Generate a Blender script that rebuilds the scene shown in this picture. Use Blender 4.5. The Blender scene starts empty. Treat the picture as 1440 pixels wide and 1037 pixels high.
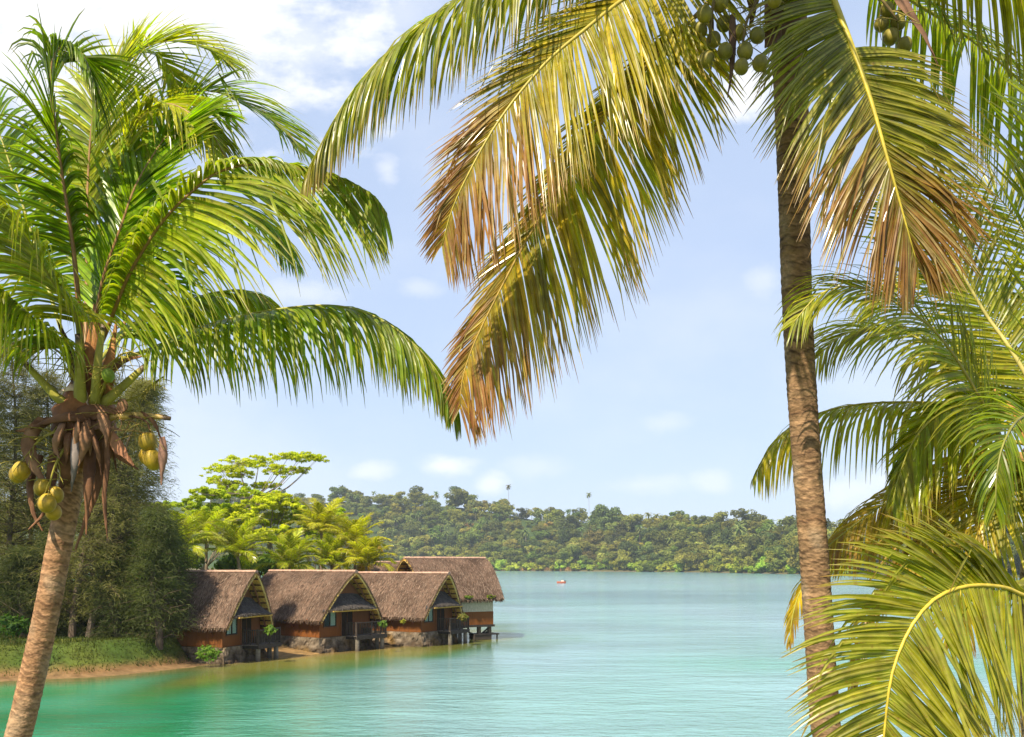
import bpy, math, random
from mathutils import Vector, Matrix, noise

PI = math.pi
R = math.radians
scene = bpy.context.scene
COL = scene.collection
EYE = 6.8
F = 1400.0
HZ = 792.0
rnd = random.Random(7)


def P(px, py, d):
    """a ray of the photograph followed to its real distance d (metres)"""
    return Vector(((px - 720.0) / F * d, d, EYE - (py - HZ) / F * d))


def lerp(a, b, t):
    return a + (b - a) * t


def mix3(a, b, t):
    return (a[0] + (b[0] - a[0]) * t, a[1] + (b[1] - a[1]) * t, a[2] + (b[2] - a[2]) * t)


def clamp(x, a=0.0, b=1.0):
    return a if x < a else b if x > b else x


def smooth(x):
    x = clamp(x)
    return x * x * (3 - 2 * x)


def interp(tab, x):
    if x <= tab[0][0]:
        return tab[0][1]
    for (x0, y0), (x1, y1) in zip(tab, tab[1:]):
        if x <= x1:
            return y0 + (y1 - y0) * (x - x0) / (x1 - x0)
    return tab[-1][1]


class MB:
    """collects vertices, faces, vertex colours; builds one mesh object"""

    def __init__(self):
        self.v = []
        self.f = []
        self.c = []
        self.m = []

    def add(self, vs, fs, cs, mi=0):
        o = len(self.v)
        self.v.extend(vs)
        self.f.extend([tuple(i + o for i in f) for f in fs])
        if isinstance(cs, tuple):
            cs = [cs] * len(vs)
        self.c.extend(cs)
        self.m.extend([mi] * len(fs))

    def build(self, name, mats, parent=None, origin=None, smooth_shade=False):
        me = bpy.data.meshes.new(name)
        org = origin if origin is not None else Vector((0, 0, 0))
        me.from_pydata([(p[0] - org[0], p[1] - org[1], p[2] - org[2]) for p in self.v], [], self.f)
        at = me.color_attributes.new('Col', 'FLOAT_COLOR', 'POINT')
        buf = []
        for c in self.c:
            buf.extend((c[0], c[1], c[2], c[3] if len(c) > 3 else 1.0))
        at.data.foreach_set('color', buf)
        if not isinstance(mats, (list, tuple)):
            mats = [mats]
        for m in mats:
            me.materials.append(m)
        me.polygons.foreach_set('material_index', self.m)
        if smooth_shade:
            me.polygons.foreach_set('use_smooth', [True] * len(self.f))
        me.update()
        o = bpy.data.objects.new(name, me)
        COL.objects.link(o)
        if parent is not None:
            o.parent = parent
        elif origin is not None:
            o.location = org
        return o


def empty(name, loc, rz=0.0):
    o = bpy.data.objects.new(name, None)
    o.empty_display_size = 0.3
    o.location = loc
    o.rotation_euler = (0, 0, rz)
    COL.objects.link(o)
    return o


def tag(o, label, cat, group=None, kind=None):
    if label:
        o['label'] = label
    if cat:
        o['category'] = cat
    if group:
        o['group'] = group
    if kind:
        o['kind'] = kind
    return o


def copy_tree(o, parent=None):
    c = o.copy()
    COL.objects.link(c)
    if parent is not None:
        c.parent = parent
    for ch in [k for k in bpy.data.objects if k.parent == o]:
        copy_tree(ch, c)
    return c


def catmull(pts, n):
    out = []
    k = len(pts)
    for i in range(n):
        x = i / (n - 1) * (k - 1)
        j = min(int(x), k - 2)
        t = x - j
        p1, p2 = pts[j], pts[j + 1]
        p0 = pts[j - 1] if j > 0 else p1 * 2 - p2
        p3 = pts[j + 2] if j + 2 < k else p2 * 2 - p1
        out.append(0.5 * ((2 * p1) + (p2 - p0) * t + (2 * p0 - 5 * p1 + 4 * p2 - p3) * t * t + (3 * p1 - p0 - 3 * p2 + p3) * t ** 3))
    # resample by arc length
    L = [0.0]
    for a, b in zip(out, out[1:]):
        L.append(L[-1] + (b - a).length)
    tot = L[-1]
    res = []
    j = 0
    for i in range(n):
        s = tot * i / (n - 1)
        while j < n - 2 and L[j + 1] < s:
            j += 1
        d = L[j + 1] - L[j]
        res.append(out[j].lerp(out[j + 1], clamp((s - L[j]) / d if d > 1e-9 else 0)))
    return res, tot


def tangents(pts):
    out = []
    n = len(pts)
    for i in range(n):
        a = pts[max(0, i - 1)]
        b = pts[min(n - 1, i + 1)]
        out.append((b - a).normalized())
    return out


def tube(mb, pts, rad, n=8, col=(.5, .5, .5), flat=1.0, hint=Vector((0, 0, 1)), mi=0, cap=True):
    T = tangents(pts)
    vs, fs, cs = [], [], []
    for i, p in enumerate(pts):
        t = T[i]
        u = hint - t * hint.dot(t)
        if u.length < 1e-3:
            u = Vector((1, 0, 0)) - t * t.x
        u.normalize()
        s = t.cross(u)
        r = rad[i] if isinstance(rad, (list, tuple)) else rad
        c = col[i] if isinstance(col, list) else col
        for k in range(n):
            a = 2 * PI * k / n
            vs.append(p + s * (math.cos(a) * r) + u * (math.sin(a) * r * flat))
            cs.append(c)
    for i in range(len(pts) - 1):
        for k in range(n):
            a = i * n + k
            b = i * n + (k + 1) % n
            fs.append((a, b, b + n, a + n))
    if cap:
        fs.append(tuple(range(n - 1, -1, -1)))
        m = (len(pts) - 1) * n
        fs.append(tuple(m + k for k in range(n)))
    mb.add(vs, fs, cs, mi)


def box(mb, a, b, col=(.5, .5, .5), M=None, mi=0):
    x0, y0, z0 = a
    x1, y1, z1 = b
    vs = [Vector(p) for p in ((x0, y0, z0), (x1, y0, z0), (x1, y1, z0), (x0, y1, z0), (x0, y0, z1), (x1, y0, z1), (x1, y1, z1), (x0, y1, z1))]
    if M is not None:
        vs = [M @ p for p in vs]
    mb.add(vs, [(0, 3, 2, 1), (4, 5, 6, 7), (0, 1, 5, 4), (1, 2, 6, 5), (2, 3, 7, 6), (3, 0, 4, 7)], col, mi)


def bar(mb, p, q, w, h, col):
    p = Vector(p)
    q = Vector(q)
    d = q - p
    L = d.length
    z = d / L
    x = z.cross(Vector((0, 0, 1)))
    if x.length < 1e-3:
        x = Vector((1, 0, 0))
    x.normalize()
    y = z.cross(x)
    M = Matrix(((x.x, y.x, z.x, p.x), (x.y, y.y, z.y, p.y), (x.z, y.z, z.z, p.z), (0, 0, 0, 1)))
    box(mb, (-w / 2, -h / 2, 0), (w / 2, h / 2, L), col, M)


# ------------------------------------------------------------------ materials
def mat(name):
    m = bpy.data.materials.new(name)
    m.use_nodes = True
    nt = m.node_tree
    nt.nodes.clear()
    return m, nt, nt.nodes, nt.links


def N(nt, typ, **kw):
    n = nt.nodes.new(typ)
    for k, v in kw.items():
        if k.startswith('i_'):
            n.inputs[k[2:].replace('_', ' ')].default_value = v
        else:
            setattr(n, k, v)
    return n


def leaf_material(name, rough=.4, spec=.5, trans=.4, tint=(1.25, 1.35, .6), vary=.25, scale=9.0, objrand=0.0, gloss_var=False, speck=False):
    m, nt, nd, lk = mat(name)
    out = N(nt, 'ShaderNodeOutputMaterial')
    at = N(nt, 'ShaderNodeAttribute', attribute_name='Col')
    tc = N(nt, 'ShaderNodeTexCoord')
    nz = N(nt, 'ShaderNodeTexNoise')
    nz.inputs['Scale'].default_value = scale
    nz.inputs['Detail'].default_value = 3
    lk.new(tc.outputs['Object'], nz.inputs['Vector'])
    mr = N(nt, 'ShaderNodeMapRange')
    mr.inputs['From Min'].default_value = .3
    mr.inputs['From Max'].default_value = .7
    mr.inputs['To Min'].default_value = 1 - vary
    mr.inputs['To Max'].default_value = 1 + vary
    lk.new(nz.outputs['Fac'], mr.inputs['Value'])
    mul = N(nt, 'ShaderNodeVectorMath', operation='SCALE')
    lk.new(at.outputs['Color'], mul.inputs[0])
    lk.new(mr.outputs[0], mul.inputs['Scale'])
    col = mul.outputs[0]
    if speck:
        n3 = N(nt, 'ShaderNodeTexNoise')
        n3.inputs['Scale'].default_value = 22
        n3.inputs['Detail'].default_value = 4
        n3.inputs['Roughness'].default_value = .7
        lk.new(tc.outputs['Object'], n3.inputs['Vector'])
        sm = N(nt, 'ShaderNodeMapRange')
        sm.inputs['From Min'].default_value = .56
        sm.inputs['From Max'].default_value = .72
        sm.inputs['To Max'].default_value = .75
        lk.new(n3.outputs['Fac'], sm.inputs['Value'])
        mxs = N(nt, 'ShaderNodeMix', data_type='RGBA')
        mxs.inputs['B'].default_value = (.22, .12, .035, 1)
        lk.new(sm.outputs[0], mxs.inputs['Factor'])
        lk.new(col, mxs.inputs['A'])
        col = mxs.outputs['Result']
    if objrand:
        oi = N(nt, 'ShaderNodeObjectInfo')
        hs = N(nt, 'ShaderNodeHueSaturation')
        a = N(nt, 'ShaderNodeMapRange')
        a.inputs['To Min'].default_value = .5 - .045 * objrand
        a.inputs['To Max'].default_value = .5 + .03 * objrand
        lk.new(oi.outputs['Random'], a.inputs['Value'])
        lk.new(a.outputs[0], hs.inputs['Hue'])
        w = N(nt, 'ShaderNodeMath', operation='MULTIPLY')
        w.inputs[1].default_value = 7.31
        lk.new(oi.outputs['Random'], w.inputs[0])
        fr = N(nt, 'ShaderNodeMath', operation='FRACT')
        lk.new(w.outputs[0], fr.inputs[0])
        b = N(nt, 'ShaderNodeMapRange')
        b.inputs['To Min'].default_value = 1 - .4 * objrand
        b.inputs['To Max'].default_value = 1 + .4 * objrand
        lk.new(fr.outputs[0], b.inputs['Value'])
        lk.new(b.outputs[0], hs.inputs['Value'])
        lk.new(col, hs.inputs['Color'])
        col = hs.outputs['Color']
    bs = N(nt, 'ShaderNodeBsdfPrincipled')
    bs.inputs['Roughness'].default_value = rough
    bs.inputs['Specular IOR Level'].default_value = spec
    lk.new(col, bs.inputs['Base Color'])
    if gloss_var:
        g = N(nt, 'ShaderNodeMapRange')
        g.inputs['From Min'].default_value = .35
        g.inputs['From Max'].default_value = .65
        g.inputs['To Min'].default_value = rough - .12
        g.inputs['To Max'].default_value = rough + .2
        n2 = N(nt, 'ShaderNodeTexNoise')
        n2.inputs['Scale'].default_value = 3.1
        lk.new(tc.outputs['Object'], n2.inputs['Vector'])
        lk.new(n2.outputs['Fac'], g.inputs['Value'])
        lk.new(g.outputs[0], bs.inputs['Roughness'])
    if trans > 0:
        tr = N(nt, 'ShaderNodeBsdfTranslucent')
        tm = N(nt, 'ShaderNodeVectorMath', operation='MULTIPLY')
        tm.inputs[1].default_value = tint
        lk.new(col, tm.inputs[0])
        lk.new(tm.outputs[0], tr.inputs['Color'])
        mx = N(nt, 'ShaderNodeMixShader')
        mx.inputs[0].default_value = trans
        lk.new(bs.outputs[0], mx.inputs[1])
        lk.new(tr.outputs[0], mx.inputs[2])
        lk.new(mx.outputs[0], out.inputs['Surface'])
    else:
        lk.new(bs.outputs[0], out.inputs['Surface'])
    return m


def plain_material(name, rough=.8, spec=.3, vary=.2, scale=6.0, bump=0.0, stretch=(1, 1, 1), detail=6, coord='Object', bscale=None, metal=0.0):
    """vertex colour times stretched noise, with bump"""
    m, nt, nd, lk = mat(name)
    out = N(nt, 'ShaderNodeOutputMaterial')
    at = N(nt, 'ShaderNodeAttribute', attribute_name='Col')
    tc = N(nt, 'ShaderNodeTexCoord')
    mp = N(nt, 'ShaderNodeMapping')
    mp.inputs['Scale'].default_value = stretch
    lk.new(tc.outputs[coord], mp.inputs['Vector'])
    nz = N(nt, 'ShaderNodeTexNoise')
    nz.inputs['Scale'].default_value = scale
    nz.inputs['Detail'].default_value = detail
    nz.inputs['Roughness'].default_value = .65
    lk.new(mp.outputs[0], nz.inputs['Vector'])
    mr = N(nt, 'ShaderNodeMapRange')
    mr.inputs['From Min'].default_value = .3
    mr.inputs['From Max'].default_value = .7
    mr.inputs['To Min'].default_value = 1 - vary
    mr.inputs['To Max'].default_value = 1 + vary
    lk.new(nz.outputs['Fac'], mr.inputs['Value'])
    mul = N(nt, 'ShaderNodeVectorMath', operation='SCALE')
    lk.new(at.outputs['Color'], mul.inputs[0])
    lk.new(mr.outputs[0], mul.inputs['Scale'])
    bs = N(nt, 'ShaderNodeBsdfPrincipled')
    bs.inputs['Roughness'].default_value = rough
    bs.inputs['Specular IOR Level'].default_value = spec
    bs.inputs['Metallic'].default_value = metal
    lk.new(mul.outputs[0], bs.inputs['Base Color'])
    if bump:
        bp = N(nt, 'ShaderNodeBump')
        bp.inputs['Strength'].default_value = .8
        bp.inputs['Distance'].default_value = bump
        n2 = nz
        if bscale:
            n2 = N(nt, 'ShaderNodeTexNoise')
            n2.inputs['Scale'].default_value = bscale
            n2.inputs['Detail'].default_value = 5
            lk.new(mp.outputs[0], n2.inputs['Vector'])
        lk.new(n2.outputs['Fac'], bp.inputs['Height'])
        lk.new(bp.outputs[0], bs.inputs['Normal'])
    lk.new(bs.outputs[0], out.inputs['Surface'])
    return m


M_LEAF = leaf_material('palm leaflet', rough=.29, spec=.48, trans=.48, tint=(1.5, 1.7, .45), gloss_var=True, speck=True)
M_RIB = plain_material('palm midrib', rough=.5, spec=.4, vary=.25, scale=14, stretch=(1, 1, 1))
M_TRUNK = plain_material('palm trunk bark', rough=.9, spec=.15, vary=.45, scale=16, stretch=(1.0, 1.0, 1.6), bump=.015, bscale=26, detail=9)
M_DEAD = plain_material('dry palm sheath', rough=.75, spec=.25, vary=.4, scale=7, bump=.01)
M_NUT = plain_material('coconut husk', rough=.55, spec=.35, vary=.45, scale=9)
M_FOL = leaf_material('tree foliage', rough=.6, spec=.2, trans=.48, vary=.3, scale=.6)
M_FAR = leaf_material('far tree foliage', rough=.75, spec=.1, trans=.25, vary=.25, scale=.25, objrand=1.0)
M_BARK = plain_material('bark', rough=.9, spec=.1, vary=.35, scale=3, stretch=(3, 3, .6), bump=.03)
SKY_STR = .08
SKY_SAT = .9
EXPO = .95
CLOUD_COL = (7.5, 7.55, 7.7, 1)
CLOUDS = [
    (170, -40, 520, 330, 1.0, .8), (60, 120, 240, 180, .8, 1.0), (420, 60, 130, 110, .55, 1.0), (560, 20, 160, 60, .35, 1.0),
    (1052, 135, 60, 55, .9, .7), (632, 656, 58, 24, .7, .9), (690, 680, 34, 24, .6, .9), (525, 662, 50, 22, .5, .8),
    (935, 595, 55, 22, .3, 1), (1000, 676, 40, 22, .35, 1.0), (900, 682, 90, 22, .3, 1.0), (430, 412, 90, 34, .4, .9),
    (1075, 395, 45, 40, .35, .9), (760, 655, 70, 26, .25, .9), (1210, 690, 90, 40, .5, .9), (590, 405, 40, 20, .3, .9), (545, 245, 30, 35, .5, .8),
]
MILK = .72
MILK_COL = (4.25, 5.15, 7.0, 1)
HAZE = .00011
# ------------------------------------------------------------------ near coconut palms
WK, LK, NK, DRK = .8, 1.28, 1.55, .8
TONE = (1.95, 1.5, .35)
PROF = [(0, .55), (.12, .82), (.35, 1.0), (.62, .93), (.82, .68), (.94, .42), (1, .25)]
G_FRESH = ((.075, .17, .018), (.15, .24, .028))
G_OLIVE = ((.085, .125, .018), (.19, .20, .03))
G_SHADE = ((.05, .11, .018), (.09, .15, .022))
G_YEL = ((.14, .19, .02), (.26, .25, .03))
BROWN = ((.24, .085, .035), (.38, .17, .07), (.48, .34, .17))


def frond(parent, base, ctrl, L=1.0, n=78, tp=.18, U0=(0, 0, 1), U1=None, al=((68, 26), (68, 26)), sc=(1, 1), beta=(0, 0),
          droop=(.9, .9), pal=G_FRESH, br=(2, 3), tip=.22, seed=0, width=.024, rib=((.30, .24, .03), (.34, .32, .05)),
          rr=.034, miss=.045, label=None, mesh_only=None, simple=False, m=7, yel=.5, tone=None, gr=1.0, dense=1.0, tpr=None):
    rg = random.Random(seed * 31 + 5)
    n = int(n * NK * dense)
    tone = tone or TONE
    pal = tuple((c[0] * tone[0], c[1] * tone[1], c[2] * tone[2]) for c in pal)
    pts0 = [P(*c) if not isinstance(c, Vector) else c for c in ctrl]
    pts, tot = catmull(pts0, 48)
    T = tangents(pts)
    U0 = Vector(U0).normalized()
    U1 = Vector(U1).normalized() if U1 is not None else U0
    mb = MB()

    def at(t):
        x = clamp(t) * 47
        j = min(int(x), 46)
        k = x - j
        return pts[j].lerp(pts[j + 1], k), T[j].lerp(T[j + 1], k).normalized()

    for si, sd in enumerate((1, -1)):
        clump = 0.0
        for i in range(n):
            tt = clamp((i + .5 + rg.uniform(-.25, .25)) / n)
            if rg.random() < miss:
                continue
            tq = tpr if tpr and sd < 0 else tp
            t = tq + (1 - tq) * tt
            p, tn = at(t)
            hint = U0.lerp(U1, t)
            u = hint - tn * hint.dot(tn)
            if u.length < 1e-3:
                continue
            u.normalize()
            s = tn.cross(u) * sd
            if rg.random() < .12:
                clump = rg.uniform(-7, 7)
            a = R(lerp(al[si][0], al[si][1], tt ** .9) + rg.gauss(0, 3.2) + clump)
            b = R(beta[si] + rg.gauss(0, 5))
            d = tn * math.cos(a) + (s * math.cos(b) + u * math.sin(b)) * math.sin(a)
            ln = L * LK * interp(PROF, tt) * sc[si] * rg.uniform(.88, 1.08)
            k = droop[si] * (DRK if droop[si] < 1.5 else 1.0) * rg.uniform(.75, 1.3)
            w0 = width * WK * rg.uniform(.8, 1.15) * (1 - .35 * tt)
            tw = R(rg.gauss(0, 14))
            bend = rg.random() < .12
            bs_ = rg.uniform(.3, .6)
            g = mix3(pal[0], pal[1], rg.random() ** 1.3)
            bv = rg.uniform(.5, 1.22)
            g = (g[0] * bv, g[1] * bv, g[2] * bv)
            brt = smooth((tt - br[0]) / max(br[1] - br[0], 1e-3)) if br[0] < 1 else 0.0
            brand = rg.uniform(.35, 1.5)
            bc = mix3(BROWN[0], BROWN[1], rg.random()) if rg.random() < .82 else BROWN[2]
            q = p.copy()
            vs, cs, fs = [], [], []
            for j in range(m):
                sfr = j / (m - 1)
                wv = tn - d * tn.dot(d)
                if wv.length < 1e-3:
                    wv = u.copy()
                wv.normalize()
                nv = d.cross(wv)
                wv = wv * math.cos(tw) + nv * math.sin(tw)
                nv = d.cross(wv)
                w = w0 * min(1.0, .5 + 4 * sfr) * max(0.04, (1 - sfr ** 2.4)) ** .9
                bro = clamp(brt * (.3 + 1.6 * sfr) * brand * 1.25 + clamp((sfr - .78) * 4.5) * tip * brand * 2)
                cc = mix3(g, bc, bro)
                mid = mix3(cc, (.36, .33, .05), yel * (1 - .6 * bro))
                vs += [q - wv * w, q + nv * (-.35 * w * sd), q + wv * w]
                cs += [cc, mid, cc]
                if j < m - 1:
                    o = j * 3
                    fs += [(o, o + 1, o + 4, o + 3), (o + 1, o + 2, o + 5, o + 4)]
                    kk = k * (.25 + 1.5 * sfr) / (m - 1) * 1.6
                    if bend and sfr >= bs_:
                        kk += 1.3
                        bend = False
                    d = (d + Vector((0, 0, -gr)) * kk).normalized()
                    q = q + d * (ln / (m - 1))
            mb.add(vs, fs, cs)
    fo = mb.build('frond', M_LEAF, parent, base)
    if label:
        fo['label'] = label
    rb = MB()
    rad, cols = [], []
    for i in range(48):
        t = i / 47
        rad.append(lerp(rr, .005, t ** .8) * (1 + 1.0 * clamp(1 - t / .07)))
        cols.append(mix3(rib[0], rib[1], t))
    tube(rb, pts, rad, 6, cols, .75, U0)
    rb.build('midrib', M_RIB, fo, None if parent is None else Vector((0, 0, 0)) + base, True)
    return fo


def ringed_trunk(parent, base, ctrl, rads, col, seed, name='trunk', n=26, step=.016):
    rg = random.Random(seed)
    pts0 = [P(*c) if not isinstance(c, Vector) else c for c in ctrl]
    tot = sum((b - a).length for a, b in zip(pts0, pts0[1:]))
    k = int(tot / step)
    pts, tot = catmull(pts0, k)
    mb = MB()
    rr, cc = [], []
    ph = 0.0
    per = rg.uniform(.07, .1)
    for i, p in enumerate(pts):
        t = i / (k - 1)
        r = interp([(j / (len(rads) - 1), v) for j, v in enumerate(rads)], t)
        ph += tot / k / per
        if ph > 1:
            ph -= 1
            per = rg.uniform(.05, .12)
        scar = 1.0 if ph < .2 else -.35 if ph < .45 else 0.0
        r *= 1 + .012 * math.cos(2 * PI * ph) + rg.uniform(-.006, .006)
        c = mix3(col[0], col[1], clamp(.5 + .55 * noise.noise(Vector((seed, 0, i * .11))) + rg.uniform(-.15, .15)))
        c = mix3(c, col[2], scar * .7) if scar > 0 else mix3(c, (c[0] * 1.35, c[1] * 1.33, c[2] * 1.3), -scar * 2)
        rr.append(r)
        cc.append(c)
    tube(mb, pts, rr, n, cc)
    for i in range(k):
        for q in range(n):
            v = mb.v[i * n + q]
            c = cc[int(clamp(i + 3.2 * noise.noise(Vector((v.x * 9, v.y * 9, v.z * 2))), 0, k - 1))]
            b = .6 * noise.noise(Vector((v.x * 7, v.y * 7, v.z * 6 + seed))) + .8 * noise.noise(Vector((v.x * 40, v.y * 40, v.z * 16)))
            li = clamp(noise.noise(Vector((v.x * 5 + 40, v.y * 5, v.z * 3.2))) * 2.2 - .35)
            c = (c[0] * (1 + .35 * b), c[1] * (1 + .35 * b), c[2] * (1 + .35 * b))
            mb.c[i * n + q] = mix3(c, (.36, .28, .19), li * .4)
            d = noise.noise(Vector((v.x * 20, v.y * 20, v.z * 34 + seed))) * .004
            ax = v - pts[i]
            mb.v[i * n + q] = v + ax.normalized() * d
    return mb.build(name, M_TRUNK, parent, base, True)


def strap(parent, base, ctrl, w, col, seed, name='leaf_sheath', curl=.35, tipw=.15, basew=.6):
    """a dry curled strip of sheath or spathe, with thickness"""
    rg = random.Random(seed)
    pts, tot = catmull([P(*c) for c in ctrl], 16)
    T = tangents(pts)
    mb = MB()
    nx = 5
    vs, cs, fs = [], [], []
    for layer in (0, 1):
        for i, p in enumerate(pts):
            t = i / 15
            tn = T[i]
            side = tn.cross(Vector((0, -1, .15)))
            if side.length < 1e-2:
                side = Vector((1, 0, 0))
            side.normalize()
            ang = math.sin(t * 3 + seed) * .5
            nv = side.cross(tn)
            side = side * math.cos(ang) + nv * math.sin(ang)
            nv = side.cross(tn)
            ww = w * (basew + (1 - basew) * math.sin(PI * min(1, t * 1.3 + .1))) * (1 if t < .6 else lerp(1, tipw, (t - .6) / .4))
            for j in range(nx):
                x = j / (nx - 1) * 2 - 1
                q = p + side * (ww * x) + nv * (ww * curl * (1 - x * x) - layer * .008)
                q += Vector((rg.uniform(-1, 1), rg.uniform(-1, 1), rg.uniform(-1, 1))) * .004
                vs.append(q)
                cs.append(mix3(col[0], col[1], clamp(.5 + .6 * noise.noise(q * 6) + .2 * x)))
    K = 16 * nx
    for i in range(15):
        for j in range(nx - 1):
            a = i * nx + j
            fs.append((a, a + 1, a + nx + 1, a + nx))
            a += K
            fs.append((a, a + nx, a + nx + 1, a + 1))
        for j in (0, nx - 1):
            a = i * nx + j
            fs.append((a, a + nx, a + nx + K, a + K))
    mb.add(vs, fs, cs)
    return mb.build(name, M_DEAD, parent, base, True)


def coconut(parent, base, px, py, d, rpx, seed, col=((.30, .22, .02), (.17, .17, .02))):
    rg = random.Random(seed)
    r = rpx / F * d
    c = P(px, py, d)
    ax = Vector((rg.uniform(-.4, .4), rg.uniform(-.3, .3), 1)).normalized()
    sx = ax.orthogonal().normalized()
    sy = ax.cross(sx)
    mb = MB()
    vs, cs, fs = [], [], []
    nr, ns = 12, 18
    for i in range(nr + 1):
        th = PI * i / nr
        for k in range(ns):
            a = 2 * PI * k / ns
            rad = math.sin(th) * (1 + .045 * math.cos(3 * a))
            z = math.cos(th) * 1.13
            q = c + (sx * (math.cos(a) * rad) + sy * (math.sin(a) * rad) + ax * z) * r
            vs.append(q)
            cs.append((.12, .06, .025) if i <= 1 else mix3(col[0], col[1], clamp(.5 + .7 * noise.noise(q * 9) + rg.uniform(-.1, .1))))
    for i in range(nr):
        for k in range(ns):
            a = i * ns + k
            b = i * ns + (k + 1) % ns
            fs.append((a, a + ns, b + ns, b))
    mb.add(vs, fs, cs)
    return mb.build('coconut', M_NUT, parent, base, True)


def stalk(parent, base, ctrl, r=.012, col=(.16, .12, .03), name='fruit_stalk', strands=0, seed=0, sl=.3):
    rg = random.Random(seed)
    pts, tot = catmull([P(*c) for c in ctrl], 14)
    mb = MB()
    tube(mb, pts, [lerp(r, r * .5, i / 13) for i in range(14)], 6, col)
    for s in range(strands):
        p = pts[rg.randint(4, 13)]
        d = Vector((rg.uniform(-1, 1), rg.uniform(-1, 1), rg.uniform(-.7, .6))).normalized()
        q = [p]
        for j in range(5):
            d = (d + Vector((rg.uniform(-.25, .25), rg.uniform(-.25, .25), -.12))).normalized()
            q.append(q[-1] + d * sl / 5)
        tube(mb, q, [.005, .005, .0045, .004, .0035, .003], 4, mix3(col, (.30, .24, .05), rg.random()))
    return mb.build(name, M_DEAD, parent, base, True)


# ---- the tall palm on the right of the picture
bA = Vector((P(1165, 900, 9.3).x + .05, 9.3, 1.6))
palmA = empty('coconut_palm', bA)
tag(palmA, 'tall mature coconut palm with straight bare trunk and browning fronds overhead', 'palm tree', 'coconut palms framing the view')
ringed_trunk(palmA, bA, [Vector((bA.x + .03, 9.3, 1.45)), P(1167, 1100, 9.3), P(1159, 1000, 9.3), P(1146, 800, 9.3), P(1131, 600, 9.3), P(1122, 450, 9.3), P(1117, 300, 9.3), P(1113, 150, 9.3), P(1108, -10, 9.3), P(1106, -90, 9.3)],
             [.18, .152, .144, .138, .134, .132, .137, .142, .16, .17], ((.15, .085, .045), (.27, .17, .095), (.05, .028, .018)), 3)
cA = (1106, -95, 9.3)
UPc = (0, -.25, 1)
GA = ((.095, .125, .014), (.21, .20, .026))
# long frond sweeping left along the top
frond(palmA, bA, [cA, (1000, -130, 9.1), (860, -120, 8.9), (720, -50, 8.7), (630, 8, 8.6), (571, 51, 8.6), (514, 105, 8.6), (472, 165, 8.6), (433, 238, 8.6)],
      L=1.02, n=96, tp=.2, U0=(0, -.15, 1), U1=(-.6, -.35, .8), al=((72, 24), (74, 28)), droop=(2.0, 2.1), sc=(.95, 1.05), pal=((.06, .115, .014), (.15, .175, .022)), br=(.75, 1.5), tip=.5, seed=11, width=.026)
# second frond, olive with reddish brown tip
frond(palmA, bA, [cA, (1010, -80, 8.9), (930, -34, 8.6), (875, 0, 8.5), (827, 38, 8.4), (764, 92, 8.3), (700, 172, 8.2), (655, 252, 8.2), (634, 300, 8.25), (622, 345, 8.3)],
      L=1.12, n=100, dense=1.85, tp=.2, U0=(-.2, -.93, .3), U1=(-.15, -.95, .2), al=((28, 24), (78, 26)), sc=(.62, 1.0), droop=(.25, .3), tone=(2.05, 1.6, .38), pal=((.10, .13, .025), (.29, .26, .045)), br=(.42, .85), tip=.45, seed=12, width=.02,
      label='olive frond with reddish brown tip', yel=.7, rib=((.32, .25, .03), (.40, .32, .05)))
# third frond, the long one hanging across the sky, brown at its end
frond(palmA, bA, [cA, (1040, -40, 9.2), (985, 16, 9.1), (942, 60, 9.0), (878, 130, 9.0), (821, 208, 9.0), (775, 281, 9.0), (737, 344, 9.0), (692, 430, 9.0), (664, 490, 9.0), (650, 535, 9.0), (647, 572, 9.0)],
      L=1.15, n=112, dense=1.85, tp=.25, U0=(-.15, -.95, .25), U1=(-.2, -.95, .1), al=((26, 20), (80, 24)), sc=(.5, 1.0), droop=(.3, .36), tone=(2.25, 1.7, .35), pal=((.10, .135, .022), (.34, .285, .05)), br=(.42, 1.05), tip=.7, seed=13, width=.0215,
      label='long hanging frond with brown dry end', yel=.55, rib=((.22, .15, .03), (.36, .24, .05)))
# frond hanging towards the camera in front of the trunk
frond(palmA, bA, [cA, (1142, -72, 8.9), (1173, 0, 8.5), (1200, 70, 8.3), (1223, 135, 8.2), (1248, 223, 8.1), (1265, 283, 8.1), (1278, 330, 8.1), (1290, 372, 8.15)],
      L=1.1, n=92, dense=1.85, tp=.3, tpr=.5, U0=(.05, -1, .25), U1=(.05, -1, .1), al=((84, 16), (80, 16)), sc=(.92, .8), droop=(.5, .42), pal=((.055, .095, .016), (.12, .14, .026)), br=(.32, .68), tip=.8, seed=14, width=.022,
      label='hanging frond turned reddish brown in its lower half', yel=.95, rib=((.42, .34, .03), (.46, .36, .04)), rr=.05)
# frond running off to the right, its shade put into darker leaf greens
frond(palmA, bA, [cA, (1190, -62, 9.7), (1280, 0, 10.0), (1355, 48, 10.2), (1440, 120, 10.5), (1530, 230, 10.8), (1590, 350, 11)],
      L=1.15, n=80, tp=.22, U0=(0, -.2, 1), U1=(.4, -.3, .8), al=((70, 26), (72, 26)), droop=(1.6, 1.9), pal=G_SHADE, tip=.3, seed=15, width=.028)
frond(palmA, bA, [cA, (1200, -120, 9.2), (1320, -95, 9.1), (1440, -30, 9.1), (1560, 90, 9.2), (1620, 220, 9.3)],
      L=1.0, n=80, tp=.2, U0=(0, -.2, 1), al=((70, 26), (72, 26)), droop=(1.5, 1.9), pal=G_OLIVE, tip=.4, seed=16, width=.026, yel=.7)
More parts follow.
